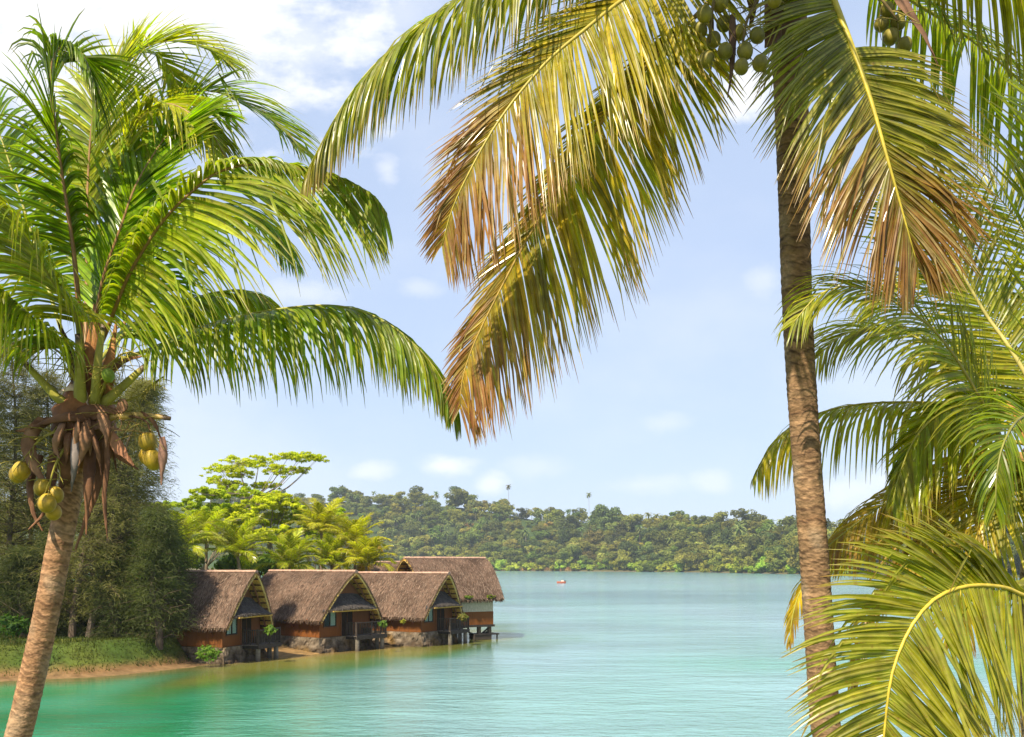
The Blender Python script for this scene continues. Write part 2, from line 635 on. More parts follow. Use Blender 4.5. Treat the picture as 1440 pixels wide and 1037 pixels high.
# out-of-view crown fronds, added so that they shade the trunk
frond(palmA, bA, [cA, (1090, -300, 9.6), (1010, -480, 10.2), (880, -560, 11.2), (760, -520, 12.2)], L=1.0, n=60, pal=G_OLIVE, seed=17, droop=(1.2, 1.2), m=5)
frond(palmA, bA, [cA, (1090, -300, 8.6), (1075, -400, 7.9), (1060, -430, 7.3), (1050, -400, 6.9)], L=1.0, n=60, pal=G_OLIVE, seed=19, droop=(1.2, 1.2), m=5)
frond(palmA, bA, [cA, (1150, -220, 10.4), (1210, -260, 11.6), (1270, -210, 12.6), (1310, -110, 13.3)], L=1.0, n=60, pal=G_OLIVE, seed=21, droop=(1.2, 1.2), m=5)
frond(palmA, bA, [cA, (1078, -230, 8.8), (1025, -320, 8.1), (972, -352, 7.4), (925, -320, 6.8)], L=.95, n=60, pal=G_OLIVE, seed=22, droop=(.9, .9), m=5, width=.03)  # this and the next added sunward, out of view, to darken the upper trunk
frond(palmA, bA, [cA, (1090, -170, 8.8), (1048, -235, 8.1), (1010, -245, 7.5), (980, -215, 7.1)], L=.62, n=60, pal=G_OLIVE, seed=23, droop=(.5, .5), m=5, width=.03)
for i, (x, y, d, r) in enumerate([(1048, 72, 8.9, 14.5), (1043, 94, 8.75, 13), (1069, 89, 8.8, 13.5), (1065, 50, 8.95, 13.5), (1040, 46, 9.05, 13), (1020, 72, 8.95, 13.5), (994, 84, 9.0, 14), (991, 20, 8.9, 14),
                                  (1013, 4, 9.0, 15), (985, 42, 9.1, 13), (1004, 56, 9.1, 13), (1018, 34, 9.15, 13), (1090, 0, 8.7, 13), (1272, 64, 9.2, 14), (1253, 52, 9.3, 14), (1263, 32, 9.3, 13), (1240, 34, 9.35, 13), (1248, 14, 9.3, 13)]):
    coconut(palmA, bA, x, y, d - (.72 if x < 1200 else .35), r * .78, 40 + i, ((.24, .19, .02), (.12, .115, .015)))
stalk(palmA, bA, [(1100, -60, 9.1), (1070, -10, 8.5), (1050, 30, 8.25), (1045, 60, 8.2)], .022, (.13, .09, .03), strands=22, seed=1)
stalk(palmA, bA, [(1100, -60, 9.1), (1040, -40, 8.5), (1005, 0, 8.25), (998, 60, 8.25)], .022, (.13, .09, .03), strands=22, seed=2)
stalk(palmA, bA, [(1110, -60, 9.1), (1190, -40, 8.7), (1240, 0, 8.5), (1262, 30, 8.45)], .022, (.13, .09, .03), strands=22, seed=3)
DKB = ((.075, .042, .025), (.15, .085, .05))
strap(palmA, bA, [(1098, -90, 9.1), (1092, -30, 8.7), (1088, 20, 8.5), (1086, 66, 8.45)], .15, ((.12, .06, .035), (.22, .12, .07)), 1, tipw=.7)
strap(palmA, bA, [(1120, -90, 9.0), (1118, -20, 9.0), (1110, 40, 9.05), (1108, 90, 9.1)], .14, DKB, 2, tipw=.6)
strap(palmA, bA, [(1062, -60, 9.1), (1060, -10, 9.1), (1058, 20, 9.1), (1054, 40, 9.1)], .08, DKB, 3)
strap(palmA, bA, [(1235, -70, 8.8), (1268, 0, 8.5), (1295, 40, 8.45), (1319, 90, 8.45)], .055, ((.12, .06, .035), (.19, .10, .06)), 4, name='spathe', tipw=.05)
strap(palmA, bA, [(1030, 20, 8.3), (1030, 60, 8.3), (1029, 100, 8.3), (1024, 137, 8.3)], .03, DKB, 5, name='spathe', tipw=.05)
strap(palmA, bA, [(1000, 20, 9.1), (1001, 60, 9.05), (999, 100, 9.05), (997, 132, 9.05)], .025, DKB, 6, name='spathe', tipw=.05)

TONE = (2.1, 1.65, .35)
# ---- the leaning palm on the left
bB = Vector((P(-25, 1200, 10.0).x - .22, 10.0, 1.6))
palmB = empty('coconut_palm', bB)
tag(palmB, 'leaning coconut palm with full green crown and skirt of brown dead sheaths', 'palm tree', 'coconut palms framing the view')
ringed_trunk(palmB, bB, [Vector((bB.x, 10.0, 1.45)), P(-14, 1160, 10), P(25, 1037, 10), P(46, 950, 10), P(66, 860, 10), P(82, 775, 10), P(97, 700, 10), P(107, 640, 10), P(115, 560, 10), P(122, 490, 10)],
             [.17, .145, .132, .130, .128, .126, .123, .12, .12, .08], ((.21, .112, .055), (.33, .19, .105), (.11, .056, .03)), 5)
cB = (118, 535, 10)
GB = ((.045, .14, .012), (.13, .23, .022))
GBy = ((.10, .19, .018), (.23, .27, .03))
RBr = ((.26, .13, .045), (.24, .15, .05))
RGr = ((.26, .26, .04), (.33, .30, .05))
frond(palmB, bB, [cB, (112, 450, 9.8), (104, 359, 9.7), (86, 240, 9.6), (73, 140, 9.5), (75, 82, 9.4), (93, 63, 9.2), (112, 72, 9.05), (128, 105, 8.9), (136, 160, 8.8)],
      L=.82, n=92, tp=.27, U0=(.55, -.7, .2), U1=(.2, .6, .8), al=((38, 18), (80, 30)), beta=(0, 4), sc=(.6, 1.05), droop=(1.9, .5), pal=((.035, .10, .014), (.10, .19, .02)), rib=RBr, width=.028, seed=31, yel=.25)
frond(palmB, bB, [cB, (122, 400, 10.3), (124, 250, 10.4), (135, 145, 10.4), (166, 93, 10.4), (200, 69, 10.4), (239, 58, 10.4), (293, 69, 10.4), (325, 92, 10.4)],
      L=.85, n=86, tp=.36, U0=(-.5, -.5, .6), U1=(0, -.6, .8), al=((74, 30), (72, 30)), beta=(14, 0), droop=(.15, .5), pal=GBy, rib=RBr, width=.028, seed=32, yel=.3)
frond(palmB, bB, [cB, (136, 440, 10.1), (158, 300, 10.2), (172, 215, 10.1), (184, 184, 10.0), (202, 158, 9.9), (224, 147, 9.8), (251, 150, 9.7), (290, 178, 9.6), (318, 222, 9.55)],
      L=.8, n=70, tp=.35, U0=(-.5, -.4, .7), U1=(.2, -.5, .85), al=((60, 22), (66, 24)), droop=(.5, 1.3), pal=((.12, .19, .025), (.24, .27, .05)), rib=RBr, seed=33, width=.03)
frond(palmB, bB, [cB, (134, 450, 9.9), (147, 386, 9.75), (170, 320, 9.65), (189, 266, 9.6), (212, 224, 9.6), (238, 188, 9.6), (275, 160, 9.6), (310, 160, 9.6)],
      L=.76, n=86, dense=1.1, tp=.22, U0=(-.25, -.85, .25), U1=(0, -.5, .8), al=((64, 30), (76, 28)), beta=(6, -10), droop=(.2, .35), pal=((.085, .19, .004), (.13, .24, .006)), rib=RBr, seed=34, width=.042, yel=.1, miss=.01)
frond(palmB, bB, [cB, (148, 470, 9.7), (177, 397, 9.4), (200, 355, 9.25), (231, 309, 9.1), (270, 270, 9.0), (310, 241, 8.95), (366, 231, 8.9), (430, 240, 8.9), (480, 255, 8.9), (520, 275, 8.9), (540, 296, 8.9)],
      L=1.12, n=104, tp=.19, U0=(-.3, -.89, .34), U1=(.05, -.9, .45), al=((74, 28), (62, 24)), beta=(0, 60), sc=(1.15, .28), droop=(.6, 2.0), pal=((.065, .15, .012), (.17, .23, .024)), rib=RBr, width=.028, seed=35, yel=.45)
frond(palmB, bB, [cB, (150, 430, 10.5), (190, 310, 10.7), (225, 200, 10.7), (255, 145, 10.7), (285, 128, 10.7), (325, 136, 10.7), (368, 158, 10.7), (400, 182, 10.7), (428, 215, 10.7)],
      L=.92, n=90, tp=.2, U0=(-.5, -.4, .7), U1=(.2, -.55, .8), al=((74, 32), (72, 30)), beta=(16, 0), droop=(.12, .5), pal=((.05, .13, .02), (.13, .20, .03)), rib=RBr, width=.028, seed=36, yel=.3)
frond(palmB, bB, [cB, (108, 450, 9.6), (75, 397, 9.3), (35, 330, 9.0), (0, 282, 8.8), (-50, 235, 8.6), (-110, 210, 8.5)],
      L=.85, n=80, tp=.24, U0=(.1, -.5, .8), U1=(-.2, -.4, .9), al=((70, 26), (74, 26)), droop=(.9, 1.3), pal=GBy, rib=RGr, width=.028, seed=37, rr=.042, yel=.6)
frond(palmB, bB, [cB, (155, 490, 10.4), (195, 455, 10.7), (240, 432, 10.9), (300, 412, 11.0), (345, 410, 11.0), (382, 428, 11.0), (400, 460, 11)],
      L=.75, n=78, tp=.26, U0=(0, -.3, 1), al=((66, 26), (72, 28)), droop=(1.5, 1.7), pal=GBy, rib=RGr, width=.028, seed=38, yel=.5)
frond(palmB, bB, [cB, (160, 510, 9.8), (215, 490, 9.7), (300, 455, 9.5), (400, 434, 9.3), (480, 431, 9.2), (540, 452, 9.15), (590, 492, 9.1), (622, 535, 9.1), (634, 572, 9.1)],
      L=.98, n=100, tp=.2, U0=(0, -.22, 1), U1=(.5, -.35, .8), al=((72, 26), (76, 28)), droop=(2.2, 2.3), sc=(.8, 1.0), pal=((.05, .125, .014), (.14, .19, .022)), rib=RGr, width=.028, seed=39, yel=.35)
frond(palmB, bB, [cB, (95, 500, 9.6), (60, 462, 9.3), (20, 425, 9.1), (-20, 400, 8.9), (-80, 400, 8.8), (-120, 430, 8.7)],
      L=.8, n=78, tp=.26, U0=(0, -.25, 1), al=((70, 26), (74, 26)), droop=(1.7, 2.0), pal=((.05, .13, .014), (.15, .21, .022)), rib=RGr, width=.028, seed=40, yel=.5)
frond(palmB, bB, [cB, (92, 480, 10.4), (60, 380, 10.7), (20, 250, 10.9), (-10, 170, 11), (-50, 130, 11), (-90, 140, 11)],
      L=.95, n=80, tp=.3, U0=(.5, -.5, .5), al=((72, 26), (74, 26)), droop=(.7, 1.0), pal=GB, rib=RGr, width=.028, seed=41, yel=.4)
frond(palmB, bB, [cB, (124, 440, 10.3), (132, 330, 10.6), (150, 200, 10.8), (170, 110, 10.8), (195, 75, 10.7), (230, 85, 10.6), (255, 130, 10.5)],
      L=.72, n=70, tp=.42, U0=(-.2, -.8, .3), U1=(0, -.3, .9), al=((60, 26), (60, 26)), beta=(12, 12), droop=(.3, .3), pal=((.12, .22, .02), (.24, .30, .03)), rib=RGr, width=.028, seed=42, yel=.4)
# a far frond seen under the crown
frond(palmB, bB, [cB, (165, 480, 10.9), (200, 380, 11.4), (250, 310, 11.7), (310, 290, 11.9), (370, 310, 12), (410, 360, 12)],
      L=.9, n=76, tp=.34, U0=(0, -.3, 1), al=((68, 26), (72, 28)), droop=(1.0, 1.3), pal=GB, rib=RBr, width=.028, seed=43, yel=.3)
# spear leaf and crown shaft
OR = ((.30, .12, .04), (.46, .22, .08))
strap(palmB, bB, [(122, 560, 9.85), (128, 500, 9.85), (134, 440, 9.9), (137, 385, 9.95)], .075, OR, 11, tipw=.3, curl=.6)
strap(palmB, bB, [(142, 570, 9.8), (150, 530, 9.75), (157, 490, 9.7), (163, 452, 9.75)], .085, OR, 12, tipw=.2, curl=.5)
strap(palmB, bB, [(112, 560, 9.75), (103, 520, 9.7), (93, 480, 9.65), (80, 450, 9.6)], .07, ((.05, .03, .02), (.12, .07, .04)), 13, name='spathe', tipw=.05)
strap(palmB, bB, [(118, 585, 9.7), (112, 550, 9.7), (100, 545, 9.68), (82, 552, 9.66)], .07, ((.75, .6, .48), (.6, .42, .3)), 14, tipw=.3)
# cut petiole stubs
for q, ctrl, r in ((1, [(118, 575, 9.8), (88, 565, 9.7), (62, 540, 9.65), (34, 510, 9.6)], .045), (2, [(140, 570, 9.75), (160, 555, 9.7), (182, 535, 9.7), (204, 515, 9.7)], .05),
                   (3, [(113, 570, 9.7), (112, 530, 9.62), (112, 500, 9.6), (110, 470, 9.6)], .055), (4, [(133, 570, 9.7), (136, 530, 9.6), (140, 490, 9.6), (146, 455, 9.65)], .045),
                   (5, [(130, 592, 9.7), (165, 586, 9.6), (200, 584, 9.6), (240, 589, 9.6)], .035)):
    mb = MB()
    pts, _ = catmull([P(*c) for c in ctrl], 14)
    cols = [mix3((.27, .24, .035), (.36, .32, .04), i / 13) if q < 5 else (.40, .26, .06) for i in range(14)]
    cols[-1] = cols[-2] = (.10, .06, .03)
    tube(mb, pts, [lerp(r * 1.3, r * .6, i / 13) for i in range(14)], 8, cols, .6, Vector((0, -1, .2)))
    mb.build('cut_petiole', M_RIB, palmB, bB, True)
BRN = ((.085, .036, .017), (.24, .115, .055))
BRL = ((.13, .058, .027), (.33, .18, .095))
ST = [
    ([(150, 595, 9.75), (110, 585, 9.6), (75, 590, 9.55), (42, 603, 9.5)], .075, BRN),
    ([(100, 590, 9.7), (130, 580, 9.6), (160, 578, 9.6), (176, 590, 9.6)], .08, BRN),
    ([(85, 600, 9.7), (118, 598, 9.6), (150, 600, 9.6), (172, 606, 9.65)], .07, BRL),
    ([(70, 590, 9.7), (50, 600, 9.6), (38, 605, 9.6), (22, 606, 9.6)], .05, BRN),
    ([(60, 590, 9.65), (40, 620, 9.55), (50, 660, 9.5), (76, 696, 9.5)], .065, BRL),
    ([(75, 640, 9.7), (70, 690, 9.65), (62, 720, 9.65), (40, 745, 9.6)], .05, BRN),
    ([(56, 640, 9.8), (42, 680, 9.75), (46, 720, 9.7), (60, 747, 9.7)], .05, BRN),
    ([(88, 595, 9.6), (80, 615, 9.5), (78, 632, 9.5), (84, 645, 9.5)], .055, BRL),
    ([(108, 595, 9.6), (106, 640, 9.5), (103, 670, 9.5), (100, 692, 9.55)], .05, ((.10, .08, .075), (.22, .18, .16))),
    ([(122, 595, 9.6), (120, 620, 9.5), (115, 640, 9.5), (110, 655, 9.5)], .06, BRL),
    ([(143, 575, 9.6), (147, 595, 9.5), (150, 612, 9.45), (149, 630, 9.45)], .055, BRL),
    ([(128, 620, 9.7), (125, 670, 9.6), (122, 705, 9.6), (121, 752, 9.6)], .055, BRN),
    ([(140, 620, 9.75), (136, 680, 9.75), (122, 725, 9.75), (106, 773, 9.75)], .065, BRN),
    ([(150, 612, 9.6), (150, 660, 9.55), (146, 700, 9.55), (151, 757, 9.5)], .035, BRN),
    ([(155, 610, 9.6), (165, 628, 9.55), (176, 640, 9.5), (188, 655, 9.5)], .06, ((.26, .10, .05), (.42, .2, .1))),
    ([(160, 620, 9.65), (168, 640, 9.6), (180, 650, 9.6), (194, 660, 9.6)], .04, BRN),
    ([(100, 620, 9.8), (95, 660, 9.8), (88, 680, 9.8), (84, 690, 9.8)], .11, BRN),
    ([(140, 600, 9.8), (138, 640, 9.8), (136, 670, 9.8), (130, 690, 9.8)], .10, BRN),
    ([(165, 575, 9.6), (172, 570, 9.55), (176, 574, 9.5), (170, 582, 9.5)], .06, BRL),
    ([(130, 560, 9.7), (148, 530, 9.6), (175, 508, 9.55), (204, 500, 9.5)], .04, BRN),
    ([(198, 580, 9.6), (212, 590, 9.55), (222, 605, 9.5), (228, 625, 9.5)], .02, BRN),
    ([(228, 615, 9.5), (229, 640, 9.45), (228, 660, 9.45), (227, 682, 9.45)], .042, ((.25, .13, .09), (.34, .19, .13))),
]
for i, (c, w, cl) in enumerate(ST):
    strap(palmB, bB, c, w, cl, 60 + i, tipw=.2)
rg_ = random.Random(123)
for i in range(16):
    a = rg_.uniform(-1, 1)
    x0, y0 = 118 + a * 36, rg_.uniform(585, 625)
    x1 = x0 + a * rg_.uniform(0, 25) + rg_.uniform(-6, 6)
    d0 = 9.75 - .2 * (1 - a * a) + rg_.uniform(-.05, .05)
    ln = rg_.uniform(25, 75)
    strap(palmB, bB, [(x0, y0, d0), (lerp(x0, x1, .4), y0 + ln * .3, d0 - .06), (lerp(x0, x1, .8), y0 + ln * .7, d0 - .04), (x1, y0 + ln, d0 - .02)], rg_.uniform(.015, .045), BRN if i % 3 else BRL, 160 + i, tipw=rg_.uniform(.05, .5))
# fibrous heart of the crown
mb = MB()
hp, _ = catmull([P(*c) for c in ((110, 655, 9.95), (113, 625, 9.92), (117, 600, 9.9), (121, 570, 9.9), (125, 540, 9.9), (128, 505, 9.9))], 20)
tube(mb, hp, [lerp(.15, .31, smooth(i / 7)) if i < 8 else lerp(.31, .09, smooth((i - 7) / 12)) for i in range(20)], 16, [mix3(BRN[0], OR[0], clamp(.3 + .7 * noise.noise(p * 5) + i / 40)) for i, p in enumerate(hp)])
for i, v in enumerate(mb.v):
    mb.v[i] = v + (noise.noise_vector(v * 7) * .05)
mb.build('crown_fibre', M_DEAD, palmB, bB, True)
for i, (x, y, d, r) in enumerate([(208, 622, 9.55, 13), (215, 647, 9.55, 13.5), (206, 642, 9.7, 11), (30, 662, 9.55, 12.5), (24, 668, 9.65, 11), (59, 686, 9.5, 11.5), (66, 708, 9.45, 12.5), (78, 696, 9.55, 11), (75, 720, 9.6, 11), (152, 528, 9.45, 9)]):
    coconut(palmB, bB, x, y, d, r, 90 + i, ((.42, .27, .02), (.30, .21, .02)) if i < 9 else ((.24, .32, .03), (.17, .27, .03)))
YS = (.30, .25, .04)
stalk(palmB, bB, [(130, 590, 9.7), (175, 585, 9.6), (205, 592, 9.55), (212, 612, 9.55)], .018, (.14, .07, .035), strands=26, seed=5, sl=.34)
stalk(palmB, bB, [(110, 600, 9.7), (70, 610, 9.6), (45, 630, 9.55), (36, 650, 9.55)], .016, YS, strands=30, seed=6, sl=.36)
stalk(palmB, bB, [(105, 610, 9.7), (85, 640, 9.55), (74, 665, 9.5), (68, 690, 9.5)], .016, YS, strands=14, seed=7, sl=.2)
stalk(palmB, bB, [(115, 560, 9.7), (95, 510, 9.55), (75, 490, 9.5), (50, 485, 9.5)], .016, YS, name='flower_stalk', strands=34, seed=8, sl=.34)
stalk(palmB, bB, [(140, 560, 9.7), (155, 520, 9.5), (168, 500, 9.45), (185, 495, 9.45)], .016, YS, name='flower_stalk', strands=30, seed=9, sl=.32)
stalk(palmB, bB, [(145, 570, 9.7), (190, 560, 9.8), (215, 540, 9.9), (230, 530, 9.9)], .014, YS, name='flower_stalk', strands=18, seed=10, sl=.3)

TONE = (2.5, 1.68, .35)
NK = 1.05
# ---- the palm whose crown stands at the right edge
bC = Vector((P(1462, 900, 9.9).x + .1, 9.9, 1.5))
palmC = empty('coconut_palm', bC)
tag(palmC, 'low spreading coconut palm whose yellow green fronds fill the right edge', 'palm tree', 'coconut palms framing the view')
ringed_trunk(palmC, bC, [Vector((bC.x + .1, 9.9, 1.4)), P(1458, 1000, 9.9), P(1458, 850, 9.9), P(1466, 740, 9.9), P(1472, 650, 9.9), P(1474, 600, 9.9)], [.19, .16, .155, .15, .17, .1], ((.20, .135, .085), (.32, .235, .155), (.085, .055, .038)), 8)
cC = (1472, 640, 9.9)
GC = ((.085, .145, .012), (.19, .22, .022))
YC = ((.44, .33, .03), (.50, .38, .04))
# the broad frond in the lower right corner
frond(palmC, bC, [cC, (1492, 710, 9.2), (1490, 790, 8.3), (1455, 838, 7.7), (1412, 826, 7.4), (1362, 824, 7.15), (1318, 840, 7.0), (1286, 874, 6.9), (1264, 918, 6.85), (1251, 965, 6.8), (1243, 1037, 6.8), (1236, 1120, 6.8), (1238, 1180, 6.85)],
      L=1.0, n=112, tp=.33, tpr=.24, U0=(-.1, -1, .45), U1=(0, -1, .15), al=((10, 78), (128, 38)), droop=(.45, .1), sc=(.74, .95), dense=1.9, pal=((.055, .11, .012), (.14, .18, .02)), br=(.6, 1.9), tip=.5, seed=52, width=.03, yel=.95, rib=YC, rr=.04)
# big green leaves at the right edge
frond(palmC, bC, [cC, (1492, 560, 9.3), (1500, 440, 8.7), (1496, 320, 8.2), (1478, 210, 7.8), (1452, 120, 7.4)],
      L=1.35, n=70, tp=.1, U0=(.15, -1, .1), al=((30, 24), (30, 24)), dense=.6, droop=(.1, .1), pal=((.04, .115, .012), (.12, .19, .02)), tip=.2, seed=53, width=.03, yel=.6, rib=YC)
# frond rising behind the hanging dead tip
frond(palmC, bC, [cC, (1458, 560, 10.1), (1420, 490, 10.2), (1388, 445, 10.3), (1355, 390, 10.3), (1325, 342, 10.3), (1285, 303, 10.3), (1240, 285, 10.3), (1195, 300, 10.3)],
      L=.95, n=92, tp=.12, U0=(-.4, -.7, .5), U1=(-.2, -.7, .7), al=((74, 28), (66, 28)), droop=(.35, .1), beta=(0, 8), pal=((.06, .13, .016), (.15, .2, .022)), rib=((.42, .36, .1), (.48, .42, .14)), seed=54, yel=.5)
# frond arching in front of the tall trunk
frond(palmC, bC, [cC, (1440, 665, 9.4), (1410, 622, 9.1), (1379, 562, 8.9), (1341, 500, 8.75), (1306, 458, 8.65), (1271, 433, 8.6), (1240, 416, 8.55), (1206, 404, 8.5), (1171, 406, 8.5), (1144, 421, 8.5), (1115, 455, 8.5)],
      L=.92, n=104, tp=.08, U0=(-.45, -.55, .65), U1=(-.2, -.6, .75), al=((58, 30), (70, 28)), droop=(1.0, .6), beta=(0, 4), sc=(.85, .9), pal=((.06, .135, .012), (.16, .21, .02)), rib=((.12, .085, .02), (.42, .36, .05)), seed=55, yel=.6)
frond(palmC, bC, [cC, (1445, 590, 10.1), (1395, 545, 10.2), (1345, 505, 10.3), (1302, 482, 10.3), (1279, 471, 10.3), (1248, 464, 10.3), (1217, 462, 10.3), (1194, 468, 10.3), (1171, 481, 10.3), (1150, 503, 10.3)],
      L=.82, n=92, tp=.15, U0=(-.3, -.5, .8), U1=(-.2, -.5, .85), al=((66, 30), (72, 30)), droop=(1.0, 1.0), pal=((.11, .17, .03), (.22, .25, .05)), rib=((.42, .36, .06), (.46, .40, .08)), seed=56, yel=.5)
frond(palmC, bC, [cC, (1420, 600, 10.3), (1370, 580, 10.4), (1325, 568, 10.4), (1256, 566, 10.4), (1200, 570, 10.4), (1150, 582, 10.4), (1110, 604, 10.4), (1082, 635, 10.4), (1064, 665, 10.4)],
      L=.9, n=92, tp=.15, U0=(0, -.25, 1), U1=(-.3, -.3, .9), al=((72, 28), (74, 28)), droop=(2.0, 2.2), sc=(.7, 1), pal=((.10, .16, .02), (.22, .24, .035)), rib=((.40, .33, .05), (.44, .38, .06)), tip=.3, seed=57, yel=.5)
frond(palmC, bC, [cC, (1425, 590, 9.6), (1380, 568, 9.5), (1343, 572, 9.4), (1308, 592, 9.35), (1284, 622, 9.3), (1266, 664, 9.3), (1255, 705, 9.3)],
      L=.8, n=72, tp=.3, U0=(-.5, -.8, .4), U1=(-.6, -.7, .2), al=((36, 20), (62, 24)), sc=(.5, 1.0), droop=(.6, .9), pal=((.10, .19, .022), (.2, .25, .04)), tip=.35, seed=58, width=.034, yel=.2, miss=.0)
frond(palmC, bC, [cC, (1430, 622, 10.0), (1370, 638, 10.1), (1324, 662, 10.1), (1275, 690, 10.1), (1232, 716, 10.1), (1193, 745, 10.1), (1165, 768, 10.1)],
      L=.75, n=84, tp=.2, U0=(-.2, -.5, .8), U1=(-.3, -.5, .8), al=((62, 26), (70, 28)), droop=(1.6, 1.8), pal=((.13, .155, .02), (.27, .25, .05)), br=(.3, 1.6), tip=.9, seed=59, yel=.4, label='drooping frond with dry straw coloured leaf tips')
frond(palmC, bC, [cC, (1435, 650, 9.7), (1390, 672, 9.6), (1357, 692, 9.5), (1324, 722, 9.45), (1301, 755, 9.4), (1281, 788, 9.4), (1268, 820, 9.4)],
      L=.72, n=80, tp=.15, U0=(-.4, -.7, .5), al=((40, 22), (66, 26)), droop=(.8, 1.0), pal=((.15, .165, .02), (.29, .25, .045)), br=(.35, 1.5), tip=.8, seed=60, yel=.5, rib=YC, label='drooping frond with brown ragged end')
frond(palmC, bC, [cC, (1440, 670, 9.5), (1404, 705, 9.3), (1376, 752, 9.2), (1360, 795, 9.2), (1350, 840, 9.2), (1345, 890, 9.2)],
      L=.7, n=76, tp=.15, U0=(-.4, -.8, .35), al=((52, 24), (62, 26)), droop=(.7, .8), pal=((.11, .16, .02), (.22, .23, .03)), br=(.5, 1.9), tip=.6, seed=61, yel=.6, rib=YC)
# dark green frond hanging towards the camera
frond(palmC, bC, [cC, (1470, 605, 9.3), (1455, 585, 8.7), (1432, 590, 8.2), (1412, 622, 7.9), (1402, 665, 7.8), (1400, 715, 7.8)],
      L=.62, n=64, tp=.25, rib=((.10, .09, .02), (.2, .2, .04)), U0=(-.1, -.8, .6), U1=(0, -1, .1), al=((66, 26), (66, 26)), droop=(1.1, 1.2), pal=((.035, .10, .014), (.09, .16, .018)), seed=62, yel=.25)
frond(palmC, bC, [cC, (1450, 560, 10.4), (1420, 470, 10.8), (1370, 410, 11.1), (1310, 390, 11.3), (1255, 400, 11.4), (1215, 440, 11.5)],
      L=.9, n=80, tp=.15, U0=(-.2, -.4, .9), al=((68, 28), (70, 28)), droop=(.9, 1.0), pal=((.14, .19, .02), (.27, .27, .03)), seed=63, yel=.5)
frond(palmC, bC, [cC, (1480, 560, 10.4), (1475, 440, 10.9), (1440, 330, 11.2), (1395, 270, 11.4), (1340, 250, 11.5)],
      L=1.0, n=80, tp=.15, U0=(-.3, -.5, .7), al=((68, 28), (70, 28)), droop=(.5, .6), pal=GC, seed=64, yel=.4)
# dead hanging fronds behind the trunk
frond(palmC, bC, [cC, (1400, 720, 10.3), (1320, 780, 10.4), (1262, 816, 10.4), (1230, 850, 10.4), (1212, 890, 10.4), (1203, 935, 10.4), (1196, 985, 10.4)],
      L=.3, n=40, tp=.45, U0=(-.4, -.7, .4), al=((40, 20), (36, 20)), droop=(1.2, 1.2), pal=((.24, .21, .22), (.30, .30, .4)), br=(2, 3), tip=.4, seed=65, yel=.1, rib=((.45, .33, .15), (.5, .36, .2)), label='dead straw coloured frond hanging behind the trunk')
frond(palmC, bC, [cC, (1400, 700, 10.5), (1300, 745, 10.6), (1220, 770, 10.7), (1160, 795, 10.7), (1128, 828, 10.7), (1115, 865, 10.7), (1110, 905, 10.7)],
      L=.32, n=44, tp=.5, U0=(-.4, -.5, .7), al=((40, 20), (40, 20)), droop=(1.3, 1.3), pal=((.16, .17, .03), (.25, .25, .1)), br=(.6, 1.6), tip=.8, seed=66, yel=.2)
strap(palmC, bC, [(1470, 670, 9.8), (1450, 620, 9.7), (1425, 575, 9.7), (1398, 548, 9.7)], .09, ((.40, .17, .05), (.55, .3, .1)), 21, tipw=.3)
strap(palmC, bC, [(1465, 650, 9.7), (1420, 640, 9.6), (1380, 648, 9.6), (1345, 664, 9.6)], .06, ((.28, .15, .06), (.5, .34, .1)), 22, tipw=.2)
strap(palmC, bC, [(1470, 660, 9.7), (1440, 655, 9.5), (1415, 660, 9.4), (1385, 672, 9.4)], .07, ((.55, .36, .06), (.6, .42, .1)), 23, tipw=.2)
mb = MB()
hp, _ = catmull([P(*c) for c in ((1466, 740, 9.9), (1468, 700, 9.9), (1470, 660, 9.9), (1473, 620, 9.9), (1476, 570, 9.9))], 18)
tube(mb, hp, [lerp(.15, .27, smooth(i / 7)) if i < 8 else lerp(.27, .07, smooth((i - 7) / 10)) for i in range(18)], 14, [(.24, .11, .05)] * 18)
for i, v in enumerate(mb.v):
    mb.v[i] = v + (noise.noise_vector(v * 7) * .05)
mb.build('crown_fibre', M_DEAD, palmC, bC, True)

TONE = (1.95, 1.5, .35)
NK = 1.55
# ------------------------------------------------------------------ land and water
SHORE = [(-34.2, 52), (-29.5, 57.3), (-25.9, 58.4), (-23.5, 61), (-21.5, 63.9), (-20.2, 66.9), (-18.4, 69.6), (-16.1, 72.2), (-13.4, 76.5), (-10.6, 80), (-8.2, 84.5), (-6.4, 89), (-7.4, 94), (-9.5, 104), (-16, 125), (-30, 160), (-60, 200), (-120, 260)]
POLY = SHORE + [(-260, 260), (-260, 30), (-60, 44)]


def seg_dist(x, y, pts, closed=False):
    best = 1e9
    n = len(pts)
    for i in range(n if closed else n - 1):
        ax, ay = pts[i]
        bx, by = pts[(i + 1) % n]
        dx, dy = bx - ax, by - ay
        t = clamp(((x - ax) * dx + (y - ay) * dy) / (dx * dx + dy * dy))
        q = (x - ax - dx * t) ** 2 + (y - ay - dy * t) ** 2
        if q < best:
            best = q
    return math.sqrt(best)


def inside(x, y, pts):
    c = False
    j = len(pts) - 1
    for i in range(len(pts)):
        xi, yi = pts[i]
        xj, yj = pts[j]
        if (yi > y) != (yj > y) and x < (xj - xi) * (y - yi) / (yj - yi) + xi:
            c = not c
        j = i
    return c


def shore_signed(x, y):
    d = seg_dist(x, y, SHORE + [(-260, 260)])
    d2 = seg_dist(x, y, [(-260, 30), (-60, 44), (-34.2, 52)])
    d = min(d, d2)
    return d if inside(x, y, POLY) else -d


def land_z(x, y, s=None):
    if s is None:
        s = shore_signed(x, y)
    s += .5 * noise.noise(Vector((x * .35, y * .35, 3)))
    if s < 0:
        return max(-1.2, s * .22)
    west = smooth((-20.5 - x) / 3.0)
    h = lerp(.6, 1.75, west)
    z = h * smooth((s - .2) / lerp(6.5, 3.2, west)) + .05
    z += .28 * clamp(s / 3) * noise.noise(Vector((x * .5, y * .5, 0)))
    z += clamp((s - 10) / 40) * 2.0
    return z


